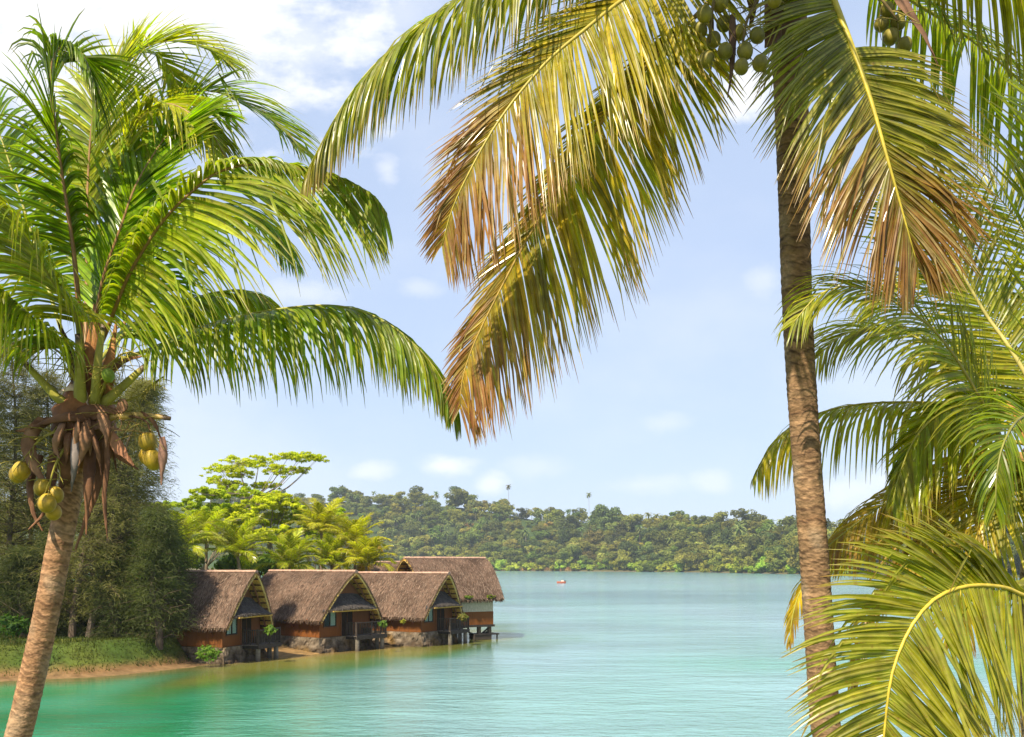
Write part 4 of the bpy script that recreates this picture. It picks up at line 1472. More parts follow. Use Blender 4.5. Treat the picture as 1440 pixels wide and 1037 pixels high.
        for (x, s) in ((x1 - 2.9, 7), (x1 - .7, 9)):
            mb = MB()
            foliage(mb, surf(x + .1, -.95) + Vector((0, -.1, .05)), (.45, .2, .16), 40, .16, ((.12, .2, .02), (.3, .28, .03)), rg, up=.3)
            mb.build('weed', M_FOL, roof)
    return root


def foliage(mb, c, rad, n, size, cols, rg, up=.4, shell=.45, flat=False, el=1.5, shape=0):
    """leaf-sized faces through an ellipsoid"""
    for k in range(n):
        while True:
            d = Vector((rg.gauss(0, 1), rg.gauss(0, 1), rg.gauss(0, 1)))
            if d.length > 1e-3:
                break
        d.normalize()
        r = shell + (1 - shell) * rg.random() ** .6
        q = Vector((c[0] + d.x * rad[0] * r, c[1] + d.y * rad[1] * r, c[2] + d.z * rad[2] * r))
        nrm = (d + Vector((rg.gauss(0, .6), rg.gauss(0, .6), rg.gauss(0, .6) + up))).normalized()
        a = nrm.orthogonal().normalized()
        b = nrm.cross(a)
        t = rg.random() * 2 * PI
        e1 = a * math.cos(t) + b * math.sin(t)
        e2 = nrm.cross(e1)
        s = size * rg.uniform(.55, 1.3)
        c_ = mix3(cols[0], cols[1], clamp(rg.random() ** 1.2 + .0))
        f = nrm * (s * .25)
        mb.add([q - e1 * s * el * .5, q + e2 * s * .5 - f, q + e1 * s * el * .5, q - e2 * s * .5 - f], [(0, 1, 2), (0, 2, 3)], c_)


hut('h', (-18.05, 68.9), -18, 5.9, 9.0, 6.2, 2.45, 'nearest thatched bungalow, its brown roof dappled by tree shade', 1)
hut('h', (-12.35, 77.0), -36, 6.7, 9.5, 6.15, 2.45, 'thatched bungalow second from the left, dark gap in its roof edge, square window', 2, floor=1.15)
hut('h', (-5.6, 82.8), -29, 6.0, 9.5, 5.95, 2.35, 'thatched bungalow third from the left, in front of the stilted one', 3, floor=1.15)
hut('h', (-2.6, 91.75), 30, 7.6, 7.7, 7.25, 3.62, 'tall thatched bungalow on stilts over the water, pale woven wall panel', 4, floor=1.35, style='stilt', p=.58, ends=(.1, .3))
hut('h', (-8.6, 105), 30, 7.0, 7.6, 6.9, 3.4, 'thatched roof peeping out behind the stilted bungalow and palm fronds', 5, floor=1.35, style='stilt', p=.58, ends=(.1, .3))


def potted(px, py, d, label, r, n=120, size=.16, cols=((.06, .13, .015), (.16, .24, .025)), name='balcony_plant', z0=None):
    c = P(px, py, d)
    rg = random.Random(int(px * 7 + py))
    root_z = c.z - r * 1.1 if z0 is None else z0
    o = empty(name, (c.x, c.y, root_z))
    tag(o, label, 'plant')
    mb = MB()
    foliage(mb, c, (r * 1.1, r, r * .75), n, size, cols, rg, up=.5, shell=.1, el=2.6)
    mb.build('leaves', M_FOL, o, Vector(o.location))
    mb = MB()
    for k in range(5):
        q = c + Vector((rg.uniform(-.5, .5) * r, rg.uniform(-.5, .5) * r, 0))
        tube(mb, [Vector((c.x, c.y, root_z)), (Vector((c.x, c.y, root_z)) + q) / 2 + Vector((.03, 0, 0)), q], [.02, .015, .01], 5, (.12, .09, .03))
    mb.build('stem', M_BARK, o, Vector(o.location))
    return o
# ------------------------------------------------------------------ plants, trees, far woods
potted(380, 886, 67.6, 'green leafy plant on the deck corner of the nearest bungalow', .42, 80)
potted(538, 877, 75.2, 'yellow green plant hanging over the second bungalow deck corner', .36, 60)
potted(651, 868, 81.5, 'olive plant at the deck corner of the third bungalow', .45, 80, cols=((.10, .12, .02), (.25, .2, .04)))
potted(567, 874, 78.3, 'small yellow climber on the long wall of the third bungalow', .26, 26, .12, ((.2, .22, .02), (.4, .36, .03)))
potted(293, 918, 65.0, 'small bright bush by the stone base of the nearest bungalow', .75, 260, .13, ((.08, .18, .02), (.2, .3, .03)), 'bush', z0=.5)
potted(18, 880, 62.5, 'leafy shrub at the far left foot of the feathery trees', 1.0, 200, .22, ((.03, .085, .015), (.09, .16, .02)), 'bush', z0=1.4)


def ground_at(x, y):
    return land_z(x, y)


# ---- feathery casuarina trees at the left
CAS = ((.10, .105, .032), (.22, .20, .065))


def casuarina(px, d, h, rad, label, seed, n=300, lean=0.0, zlow=.12, cols=CAS, nn=44):
    rg = random.Random(seed)
    x = (px - 720) / F * d
    g = ground_at(x, d)
    base = Vector((x, d, g))
    o = empty('casuarina_tree', base)
    tag(o, label, 'tree', 'feathery trees on the left shore')
    tr = MB()
    pts = [base + Vector((lean * h * (i / 9) ** 1.4 + .25 * math.sin(i * .9 + seed), .2 * math.cos(i + seed), -.3 + (h + .1) * i / 9)) for i in range(10)]
    pts, _ = catmull(pts, 30)
    tube(tr, pts, [lerp(.26, .03, i / 29) for i in range(30)], 9, [mix3((.10, .07, .05), (.19, .145, .11), rg.random()) for _ in pts])
    fo = MB()
    for k in range(n):
        f = zlow + (1 - zlow) * rg.random() ** .85
        a = pts[min(29, int(f * 29))]
        az = rg.random() * 2 * PI
        reach = rad * (1 - f) ** .55 * (.35 + .65 * rg.random()) * (1.0 if f > .25 else .9) + .4
        tip = a + Vector((math.cos(az) * reach, math.sin(az) * reach, reach * rg.uniform(-.25, .5)))
        mid = a.lerp(tip, .5) + Vector((0, 0, .12 * reach))
        if k % 3 == 0:
            tube(tr, [a, mid, tip], [.05 * (1 - f) + .015, .03 * (1 - f) + .01, .006], 4, (.09, .065, .045), cap=False)
        cc = mix3(cols[0], cols[1], rg.random())
        for j in range(nn):
            u = rg.uniform(.25, 1.0)
            q = a.lerp(mid, u * 2) if u < .5 else mid.lerp(tip, u * 2 - 1)
            q = q + Vector((rg.gauss(0, .24), rg.gauss(0, .24), rg.gauss(0, .2)))
            d1 = Vector((math.cos(az) * .5 + rg.gauss(0, .55), math.sin(az) * .5 + rg.gauss(0, .55), rg.uniform(-.5, .45))).normalized()
            ln = rg.uniform(.25, .6)
            q1 = q + d1 * ln * .5
            d2 = (d1 + Vector((0, 0, -.75))).normalized()
            q2 = q1 + d2 * ln * .6
            wv = d1.cross(Vector((rg.gauss(0, 1), rg.gauss(0, 1), rg.gauss(0, 1)))).normalized() * rg.uniform(.008, .018)
            c = mix3(cc, cols[1], rg.random() * .5)
            fo.add([q - wv, q + wv, q1 + wv, q1 - wv, q2], [(0, 1, 2, 3), (3, 2, 4)], c)
    tr.build('trunk', M_BARK, o, base)
    fo.build('foliage', M_FOL, o, base)
    return o


casuarina(-45, 66, 20, 5.5, 'feathery casuarina cut by the left edge of the picture', 1, 420)
casuarina(45, 80, 17, 5.5, 'olive casuarina at the back of the shore behind the leaning palm', 21, 420)
casuarina(140, 82, 16.5, 5.5, 'olive casuarina at the back of the shore behind the forked casuarina', 22, 420)
casuarina(-5, 84, 18, 5.5, 'olive casuarina at the back of the shore at the left edge', 23, 400)
casuarina(18, 69, 21, 5.2, 'tall feathery casuarina standing left of the leaning palm', 2, 520)
casuarina(70, 72, 19, 5.0, 'feathery casuarina directly behind the leaning palm trunk', 3, 500)
casuarina(106, 66.5, 18.5, 4.6, 'casuarina with forked pale trunk on the grassy bank', 4, 480, lean=.12)
casuarina(128, 66.5, 17.5, 4.6, 'casuarina leaning right over the grassy bank', 5, 480, lean=.22)
casuarina(196, 72, 18.5, 4.4, 'thin dark casuarina rising behind the nearest bungalow roof', 6, 460, zlow=.3)
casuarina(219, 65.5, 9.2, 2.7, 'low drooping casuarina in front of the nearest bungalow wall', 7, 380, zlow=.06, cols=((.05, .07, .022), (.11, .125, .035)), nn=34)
casuarina(160, 69, 12, 3.2, 'dark bushy casuarina between the bank and the nearest bungalow', 8, 260, zlow=.1)

for i, (px, d, r, lab) in enumerate(((-10, 74, 2.6, 'dark round bush under the casuarinas at the left edge'), (45, 72, 2.0, 'dark bush in the undergrowth beside the leaning palm trunk'), (92, 74, 2.3, 'sunlit bush glimpsed between the casuarina trunks'),
                                     (150, 75, 2.4, 'dense bush behind the forked casuarina'), (188, 68.5, 1.7, 'dark bush against the end of the nearest bungalow'), (125, 78, 2.8, 'broad bush deep in the shade of the casuarinas'), (20, 79, 3.0, 'tall bush behind the leftmost casuarinas'))):
    x = (px - 720) / F * d
    g = ground_at(x, d)
    o = empty('bush', (x, d, g))
    tag(o, lab, 'bush', 'bushes under the casuarinas')
    rg = random.Random(200 + i)
    mb = MB()
    cl = (((.03, .075, .015), (.08, .14, .025)), ((.08, .15, .015), (.22, .28, .03)))[i in (2,)]  # sun and shade put into the leaf colours: one bush lighter, the others dark
    for k in range(7):
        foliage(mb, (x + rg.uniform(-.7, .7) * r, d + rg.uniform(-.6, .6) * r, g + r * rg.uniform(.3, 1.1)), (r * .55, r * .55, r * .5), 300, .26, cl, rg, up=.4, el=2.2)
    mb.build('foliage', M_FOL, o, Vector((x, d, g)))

for (px, d, h, lab, sd) in ((30, 66, 6, 'low casuarina sapling at the left edge of the lawn', 31), (160, 66.5, 6.5, 'low casuarina sapling right of the forked casuarina', 32), (72, 67.5, 7, 'low casuarina sapling just left of the forked casuarina', 33), (240, 68, 7.5, 'low casuarina brushing the left end of the nearest thatched roof', 34)):
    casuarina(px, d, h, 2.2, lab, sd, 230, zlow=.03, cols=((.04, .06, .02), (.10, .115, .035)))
# ---- coconut palms behind the bungalows
def back_palm(px, py, d, Lf, label, seed, pal, nf=20, brown=0):
    rg = random.Random(seed)
    c = P(px, py, d)
    g = ground_at(c.x, c.y)
    base = Vector((c.x + rg.uniform(-.5, .5), c.y, g))
    o = empty('coconut_palm', base)
    tag(o, label, 'palm tree', 'coconut palms behind the bungalows')
    mb = MB()
    pts, _ = catmull([base - Vector((0, 0, .2)), base.lerp(c, .5) + Vector((.15, 0, 0)), c], 20)
    tube(mb, pts, [lerp(.2, .13, i / 19) for i in range(20)], 8, [mix3((.16, .12, .085), (.26, .2, .14), rg.random()) for _ in pts])
    mb.build('trunk', M_BARK, o, base)
    for k in range(nf):
        az = k * 2.39996 + rg.uniform(-.2, .2)
        lv = k / (nf - 1)
        e0 = R(lerp(84, 14, lv ** 1.1) + rg.uniform(-6, 6))
        L_ = Lf * rg.uniform(.85, 1.1) * (1 if lv > .15 else .8)
        q = c.copy()
        ctrl = [q.copy()]
        e = e0
        for j in range(6):
            dd = Vector((math.cos(az) * math.cos(e), math.sin(az) * math.cos(e), math.sin(e)))
            q = q + dd * (L_ / 6)
            ctrl.append(q.copy())
            e -= R(lerp(7, 16, lv)) * (.45 + .17 * j)
        h = Vector((-math.cos(az) * .35, -math.sin(az) * .35, 1))
        isb = k >= nf - brown
        tv = rg.uniform(.55, 1.25)
        frond(o, base, ctrl, L=.95, n=30, tp=.14, U0=h, al=((62, 24), (62, 24)), beta=(10, 10), droop=(.7, .7), pal=pal if not isb else ((.3, .16, .05), (.45, .27, .1)), seed=seed * 50 + k, tone=(1.5 * tv, 1.5 * tv, .8 * tv), width=.07, m=4, yel=.25, tip=.25, rr=.05,
              rib=((.34, .30, .05), (.36, .34, .05)))


BP = ((.17, .22, .014), (.34, .33, .025))
BP2 = ((.22, .23, .014), (.40, .35, .03))
back_palm(250, 778, 84, 4.5, 'bright coconut palm behind the left end of the nearest roof', 301, BP)
back_palm(334, 783, 87, 4.2, 'bright coconut palm above the gable of the nearest bungalow', 302, BP)
back_palm(407, 799, 90, 3.9, 'low coconut palm above the second bungalow roof', 303, BP)
back_palm(452, 750, 97, 4.3, 'tallest golden coconut palm of the cluster behind the bungalows', 304, BP2)
back_palm(499, 770, 95, 4.0, 'golden coconut palm with brown lower fronds above the second gable', 305, BP2, brown=2)
back_palm(515, 797, 91, 3.6, 'low yellowing coconut palm drooping over the third roof', 306, BP2, brown=1)
back_palm(466, 795, 93, 3.5, 'short coconut palm just above the second bungalow ridge', 307, BP, brown=1)
back_palm(290, 765, 94, 4.2, 'coconut palm deeper in the grove between the two leftmost roofs', 308, BP)
back_palm(192, 812, 67.5, 3.2, 'dark shaded coconut palm at the left end of the nearest bungalow', 309, ((.03, .085, .015), (.07, .13, .02)), nf=14)  # darker leaf palette stands in for the shade on this palm


# ---- bright flat-topped trees behind the grove
RT = ((.34, .42, .012), (.60, .58, .02))


def pad_tree(name, label, px, d, pads, seed, cols, size=.26, dens=1.0, fork=None, trunk_col=(.22, .18, .13)):
    rg = random.Random(seed)
    x = (px - 720) / F * d
    g = ground_at(x, d) + .0
    base = Vector((x, d, g))
    o = empty(name, base)
    tag(o, label, 'tree', 'bright trees behind the grove')
    fk = P(fork[0], fork[1], d) if fork else base + Vector((0, 0, 3.5))
    tr = MB()
    pts, _ = catmull([base - Vector((0, 0, .3)), base.lerp(fk, .5) + Vector((.3, 0, 0)), fk], 10)
    tube(tr, pts, [lerp(.38, .26, i / 9) for i in range(10)], 9, trunk_col)
    fo = MB()
    for (ax, ay, rx, ry) in pads:
        for rep in range(2):
            dd = d + rg.uniform(-3.0, 3.0)
            c = P(ax + rg.uniform(-4, 4), ay + rg.uniform(-2, 2), dd)
            RX, RZ = rx / F * d, ry / F * d
            nsub = 17
            mid = fk.lerp(c, .5) + Vector((0, 0, -.15 * (c - fk).length))
            bp_, _ = catmull([fk, mid, c - Vector((0, 0, RZ * .4))], 9)
            tube(tr, bp_, [lerp(.075, .015, i / 8) for i in range(9)], 6, trunk_col)
            for s in range(nsub):
                th = rg.random() * 2 * PI
                rr_ = math.sqrt(rg.random()) * 1.15
                cc = c + Vector((math.cos(th) * rr_ * RX, math.sin(th) * rr_ * RX, (rg.uniform(-.7, .9) - .5 * rr_ * rr_) * RZ))
                sub = RX * rg.uniform(.12, .30)
                tube(tr, [c - Vector((0, 0, RZ * .4)), cc], [.025, .008], 4, trunk_col, cap=False)
                tint = rg.random()
                c2 = (mix3(cols[0], cols[1], tint * .4), mix3(cols[0], cols[1], .5 + tint * .5))
                foliage(fo, cc, (sub * 1.15, sub * 1.15, sub * .5), int((40 + 330 * sub * sub) * dens), size * .68, c2, rg, up=.7, shell=.1, el=2.0)
    tr.build('trunk', M_BARK, o, base)
    fo.build('foliage', M_FOL, o, base)


pad_tree('rain_tree', 'flat-topped bright yellow green tree spreading against the sky', 350, 112,
         [(308, 657, 20, 9), (334, 649, 22, 8), (362, 648, 20, 8), (384, 660, 16, 8), (402, 640, 22, 6), (424, 641, 20, 4), (443, 645, 13, 3), (302, 673, 13, 5), (414, 662, 18, 5), (340, 666, 18, 6), (326, 680, 20, 5), (376, 682, 18, 5)], 401, RT, .22, .42, fork=(352, 702))
pad_tree('broadleaf_tree', 'lime green tree with layered crown at the left of the grove', 285, 106,
         [(300, 694, 26, 9), (330, 690, 24, 8), (268, 712, 22, 12), (300, 716, 28, 10), (238, 735, 24, 16), (222, 715, 16, 16), (335, 716, 24, 9), (258, 752, 24, 12)], 402, ((.25, .36, .012), (.48, .50, .02)), .26, .9)
pad_tree('broadleaf_tree', 'lime green tree below the flat-topped one, branches showing', 378, 105,
         [(360, 706, 26, 8), (388, 700, 26, 8), (405, 708, 20, 7), (350, 728, 28, 9), (385, 726, 28, 9), (370, 750, 30, 10), (402, 748, 20, 10)], 403, RT, .26, .75, fork=(378, 752))
pad_tree('broadleaf_tree', 'lime green tree just left of the tallest golden palm', 440, 108,
         [(425, 722, 20, 9), (446, 730, 20, 9), (468, 720, 18, 7), (430, 745, 22, 10), (460, 742, 18, 9), (415, 765, 22, 10)], 404, ((.25, .37, .012), (.48, .52, .02)), .26, .9)
for i, (px, d, h, lab) in enumerate(((205, 92, 7, 'dull green bush in the grove left of the bright palms'), (310, 98, 6, 'dull green bush in the grove under the lime tree'), (380, 100, 6, 'dull green bush in the grove behind the low palm'), (440, 102, 6, 'dull green bush in the grove behind the second roof'), (545, 112, 4.5, 'green bush at the right end of the grove'), (570, 118, 4, 'green bush behind the stilted bungalow roof'))):
    x = (px - 720) / F * d
    g = ground_at(x, d)
    rg = random.Random(500 + i)
    o = empty('bush', (x, d, g))
    tag(o, lab, 'bush', 'bushes in the grove')
    mb = MB()
    for k in range(12):
        foliage(mb, (x + rg.uniform(-3.2, 3.2), d + rg.uniform(-1.5, 1.5), g + h * rg.uniform(.1, .85)), (1.3, 1.2, .9), 170, .38, ((.06, .13, .012), (.16, .22, .02)), rg, up=.5, el=1.8)
    mb.build('foliage', M_FOL, o, Vector((x, d, g)))

# ---- grass on the left bank
rg = random.Random(77)
mb = MB()
for k in range(15000):
    x = rg.uniform(-37, -19.5)
    y = rg.uniform(55, 74)
    s = shore_signed(x, y)
    if s < .6 + .9 * noise.noise(Vector((x * .6, y * .6, 9))):
        continue
    z = land_z(x, y, s)
    if z < .16:
        continue
    h = rg.uniform(.08, .26) * (1 + .9 * noise.noise(Vector((x * .5, y * .5, 4))))
    a = rg.random() * 2 * PI
    w_ = Vector((math.cos(a), math.sin(a), 0)) * .035
    tip = Vector((x + rg.gauss(0, .1), y + rg.gauss(0, .1), z + h))
    q = Vector((x, y, z - .02))
    mb.add([q - w_, q + w_, tip], [(0, 1, 2)], mix3((.025, .05, .008), (.11, .12, .02), clamp(.5 + .7 * noise.noise(Vector((x * .4, y * .4, 0))) + rg.uniform(-.3, .3))))  # dark blade colours also stand in for tree shade on the lawn
gr = mb.build('grass', M_FOL)
tag(gr, 'short green grass on the left bank', 'grass', None, 'stuff')
# driftwood at the water's edge
mb = MB()
for (a, b, r) in (((180, 946), (200, 951), .09), (((196), 950), (204, 944), .05), ((188, 949), (196, 943), .04)):
    d = 62.3
    tube(mb, [P(a[0], a[1], d), P((a[0] + b[0]) / 2, (a[1] + b[1]) / 2 - .4, d), P(b[0], b[1], d)], [r, r * .8, r * .4], 6, (.27, .2, .15))
o = mb.build('driftwood', M_BARK)
tag(o, 'grey driftwood branch at the edge of the grassy bank', 'driftwood')

# ---- far woods across the bay
def far_crown(seed, rx, rz, nl, cols, size=.85, nq=105, low=.2, trunkh=.0):
    rg = random.Random(seed)
    mb = MB()
    for k in range(nl):
        a = rg.random() * 2 * PI
        r = rx * math.sqrt(rg.random()) * .72
        z = rz * (low + (1 - low) * rg.random()) * (1 - .25 * (r / rx) ** 2)
        s = rx * rg.uniform(.24, .42)
        tint = rg.random()
        c2 = (mix3(cols[0], cols[1], tint * .5), mix3(cols[0], cols[1], .4 + tint * .6))
        foliage(mb, (math.cos(a) * r, math.sin(a) * r, z + trunkh), (s, s, s * .7), nq, size, c2, rg, up=.6, shell=.6, el=1.4)
    return mb


def far_palm(seed, h, cols):
    rg = random.Random(seed)
    mb = MB()
    tube(mb, [Vector((0, 0, 0)), Vector((.4, 0, h * .5)), Vector((0, 0, h))], [.28, .22, .18], 6, (.26, .22, .17))
    for k in range(15):
        az = k * 2.4
        e = R(lerp(75, -25, k / 14))
        q = Vector((0, 0, h))
        pv = q
        w0 = .75
        for j in range(4):
            dd = Vector((math.cos(az) * math.cos(e), math.sin(az) * math.cos(e), math.sin(e)))
            q2 = q + dd * 1.15
            sd = dd.cross(Vector((0, 0, 1)))
            if sd.length < .05:
                sd = Vector((1, 0, 0))
            sd = sd.normalized()
            wa, wb = w0 * (1 - .1 * j), w0 * (1 - .1 * (j + 1)) if j < 3 else .05
            dz = Vector((0, 0, -.4))
            c = mix3(cols[0], cols[1], rg.random())
            mb.add([q, q + sd * wa + dz, q2 + sd * wb + dz, q2], [(0, 1, 2, 3)], c)
            mb.add([q, q - sd * wa + dz, q2 - sd * wb + dz, q2], [(3, 2, 1, 0)], c)
            q = q2
            e -= R(26)
    return mb


GA_ = ((.11, .12, .022), (.235, .225, .045))
GB_ = ((.12, .155, .022), (.255, .275, .05))
GC_ = ((.17, .18, .035), (.33, .31, .075))
GD_ = ((.055, .075, .022), (.13, .15, .04))
GE_ = ((.22, .18, .035), (.40, .32, .07))
GF_ = ((.15, .22, .018), (.30, .36, .04))
protos = {}
for key, fn in (('dark', lambda s: far_crown(s, 8.5, 13, 16, GD_)), ('mid', lambda s: far_crown(s, 7.5, 12, 15, GA_)), ('green', lambda s: far_crown(s, 7.0, 11, 14, GB_)),
                ('pale', lambda s: far_crown(s, 6.5, 11, 13, GC_)), ('gold', lambda s: far_crown(s, 5.0, 9, 10, GE_)), ('shore', lambda s: far_crown(s, 5.5, 5.0, 12, GF_, .9, 80, .05)),
                ('palm', lambda s: far_palm(s, 13, ((.09, .13, .03), (.22, .24, .07))))):
    protos[key] = [fn(600 + 17 * i + len(key)) for i in range(3)]
INFO = {
    'dark': ('forest_tree', 'dark round-crowned tree standing out of the far hillside wood', 'tree', 'dark round trees on the far hillside'),
    'mid': ('forest_tree', 'mid green bushy tree on the far hillside', 'tree', 'mid green trees on the far hillside'),
    'green': ('forest_tree', 'fresh green leafy tree on the far hillside', 'tree', 'fresh green trees on the far hillside'),
    'pale': ('forest_tree', 'pale olive tree on the far hillside', 'tree', 'pale olive trees on the far hillside'),
    'gold': ('forest_tree', 'yellowing tree among the green on the far hillside', 'tree', 'yellowing trees on the far hillside'),
    'shore': ('mangrove_bush', 'bright green mangrove bush at the far waterline', 'bush', 'mangrove bushes along the far waterline'),
    'palm': ('coconut_palm', 'small coconut palm among the trees of the far hillside', 'palm tree', 'coconut palms on the far hillside'),
}
srcs = {}


def far_one(key, px, f, sc=1.0, sz=1.0, label=None, lift=0.0, hz=None):
    q = hill_pt(px, f)
    i = rg.randrange(3)
    nm, lb, ct, gp = INFO[key]
    if (key, i) not in srcs:
        srcs[(key, i)] = protos[key][i].build(nm, M_FAR)
        o = srcs[(key, i)]
    else:
        o = srcs[(key, i)].copy()
        COL.objects.link(o)
    o.location = (q.x, q.y, q.z - .3 + lift)
    o.rotation_euler = (0, 0, rg.random() * 6.28)
    o.scale = (sc, sc, sc * sz)
    if label:
        tag(o, label, ct)
        if 'group' in o:
            del o['group']
    else:
        tag(o, lb, ct, gp)
    return o


rg = random.Random(909)
# mangroves and shrubs along the waterline
px = 560
while px < 1190:
    far_one('shore' if rg.random() < .8 else 'green', px, rg.uniform(.0, .05), rg.uniform(.8, 1.5), rg.uniform(.8, 1.35))
    px += rg.uniform(8, 15)
# second row, taller
px = 520
while px < 1190:
    far_one(rg.choice(('mid', 'green', 'dark', 'green', 'pale', 'mid')), px, rg.uniform(.09, .17), rg.uniform(.85, 1.6), rg.uniform(.8, 1.15))
    px += rg.uniform(13, 23)
px = 470
while px < 1215:
    far_one(rg.choice(('mid', 'green', 'dark', 'palm', 'pale', 'mid')), px, rg.uniform(.24, .36), rg.uniform(.9, 1.7), rg.uniform(.8, 1.15))
    px += rg.uniform(14, 25)
# crest row that draws the skyline
px = 385
while px < 1220:
    far_one(rg.choice(('mid', 'green', 'palm', 'pale', 'mid', 'dark')), px, rg.uniform(.92, 1.04), rg.uniform(.75, 1.15), rg.uniform(.8, 1.1))
    px += rg.uniform(13, 24)
for (key, px, f, sc, sz, lb) in (('dark', 478, .96, 1.6, .85, 'broad dark tree highest on the left of the far skyline'), ('mid', 646, .93, 2.0, .85, 'big spreading tree rising above the far skyline over the stilted bungalow'), ('dark', 665, .9, 1.3, .9, None),
                             ('pale', 705, .85, 1.9, .8, 'broad pale tree crown just under the skyline right of the spreading tree'), ('dark', 855, .72, 1.9, 1.1, 'large dark tree mass near the middle of the far ridge'), ('dark', 838, .8, 1.4, 1.15, None), ('dark', 872, .62, 1.4, 1.0, None),
                             ('dark', 1020, .34, 1.3, 1.35, 'dark upright tree standing low on the far hillside at right'), ('dark', 580, .42, 1.3, 1.3, 'dark conical tree low on the far hillside behind the golden palms'), ('green', 600, .3, 1.5, 1.0, None),
                             ('dark', 1195, .3, 1.5, 1.1, 'dark tree on the far shore just right of the tall palm trunk'), ('mid', 1205, .5, 1.6, 1.1, None),
                             ('gold', 900, .42, 1.0, 1.0, None), ('gold', 928, .42, 1.1, 1.1, None), ('gold', 955, .4, 1.1, 1.0, None), ('gold', 772, .72, 1.2, 1.0, None), ('gold', 780, .6, 1.0, 1.0, None), ('gold', 660, .6, 1.1, .9, None), ('gold', 885, .5, .9, 1, None), ('pale', 850, .3, .9, 1.3, None), ('pale', 800, .1, 1.2, .9, None), ('pale', 820, .09, 1.0, .9, None)):
    far_one(key, px, f, sc, sz, lb)
for (px, lb, h) in ((715, 'thin tall palm standing alone above the far skyline, left of the other', 1.9), (828, 'thin tall palm standing alone above the far skyline near the middle', 2.0)):
    q = hill_pt(px, 1.0)
    o = far_palm(int(px), 27 if h > 1.95 else 29, ((.09, .12, .03), (.2, .2, .06))).build('coconut_palm', M_FAR)
    o.location = q
    o.scale = (.8, .8, 1)
    tag(o, lb, 'palm tree')
# the rest of the wood as one mass
mb = MB()
for k in range(1900):
    px = rg.uniform(300, 1240) if k < 1300 else rg.uniform(1215, 1900)
    f = rg.uniform(.05, 1.08)
    q = hill_pt(px, f)
    key = rg.choice(('mid', 'mid', 'green', 'dark', 'pale', 'palm', 'palm', 'green'))
    if key == 'palm' and f < .3:
        key = 'mid'
    pr = protos[key][rg.randrange(3)]
    s = rg.choice((.6, .7, .85, 1.05, 1.4)) * rg.uniform(.85, 1.15)
    if key == 'palm':
        s = rg.uniform(.8, 1.1)
    sz = s * rg.uniform(.8, 1.05)
    a = rg.random() * 6.28
    ca, sa = math.cos(a) * s, math.sin(a) * s
    cv = rg.uniform(.6, 1.3)
    cr = rg.uniform(.9, 1.35)
    mb.add([Vector((q.x + v.x * ca - v.y * sa, q.y + v.x * sa + v.y * ca, q.z - .5 + v.z * sz)) for v in pr.v], pr.f, [(c[0] * cv * cr, c[1] * cv, c[2] * cv) for c in pr.c])
fo = mb.build('forest', M_FAR)
tag(fo, 'dense mixed wood covering the far hillside', 'forest', None, 'stuff')
# dry reeds on the far shore
mb = MB()
for k in range(1500):
    px = rg.uniform(690, 815)
    q = hill_pt(px, rg.uniform(.01, .05))
    h = rg.uniform(1.2, 3.2)
    a = rg.random() * 6.28
    w_ = Vector((math.cos(a), math.sin(a), 0)) * .5
    mb.add([q - w_, q + w_, q + Vector((rg.gauss(0, .6), rg.gauss(0, .6), h))], [(0, 1, 2)], mix3((.30, .19, .08), (.28, .27, .05), rg.random()))
o = mb.build('reeds', M_FAR)
tag(o, 'dry reeds and scrub on the far shore', 'reeds', None, 'stuff')

# ---- small boat far out
b = empty('small_boat', P(789.5, 820.5, 334))
b.location.z = 0
tag(b, 'small red and white boat far out on the lagoon', 'boat')
mb = MB()
vs, cs, fs = [], [], []
for i in range(9):
    x = -1.5 + 3.0 * i / 8
    w_ = .62 * (1 - (abs(x + .25) / 1.85) ** 2.4)
    for (yy, zz) in ((-1, .62), (-.75, .05), (0, -.18), (.75, .05), (1, .62)):
        vs.append(Vector((x, yy * max(w_, .04), zz + .12 * (x / 1.5) ** 2)))
        cs.append((.45, .08, .04) if zz < .6 else (.5, .2, .14))
for i in range(8):
    for j in range(4):
        a = i * 5 + j
        fs.append((a, a + 1, a + 6, a + 5))
mb.add(vs, fs, cs)
mb.build('hull', M_WOOD, b)
mb = MB()
box(mb, (-.15, -.38, .35), (.75, .38, 1.0), (.75, .66, .58))
box(mb, (-.2, -.42, 1.003), (.8, .42, 1.07), (.2, .16, .14))
mb.build('cabin', M_WOOD, b)
mb = MB()
box(mb, (1.05, -.2, .25), (1.4, .2, 1.0), (.03, .03, .03))
mb.build('outboard_motor', M_WOOD, b)

# ---- the air across the bay
def haze_box():
    m, nt, nd, lk = mat('haze')
    out = N(nt, 'ShaderNodeOutputMaterial')
    v = N(nt, 'ShaderNodeVolumePrincipled')
    v.inputs['Color'].default_value = (.86, .90, 1.0, 1)
    v.inputs['Density'].default_value = HAZE
    v.inputs['Anisotropy'].default_value = .2
    lk.new(v.outputs[0], out.inputs['Volume'])
    return m
mb = MB()
box(mb, (-1900, -60, -3), (1900, 1600, 135))
hz = mb.build('haze', haze_box())
tag(hz, 'thin pale sea haze over the bay', 'haze', None, 'stuff')
# ------------------------------------------------------------------ camera, sky, sun
cam = bpy.data.cameras.new('camera')
cam.lens = 35.0
cam.sensor_width = 36.0
cam.sensor_fit = 'HORIZONTAL'
cam.shift_y = (HZ - 518.5) / 1440.0
cam.clip_start = .1
cam.clip_end = 6000
co = bpy.data.objects.new('camera', cam)
co.location = (0, 0, EYE)
co.rotation_euler = (PI / 2, 0, 0)
COL.objects.link(co)
scene.camera = co

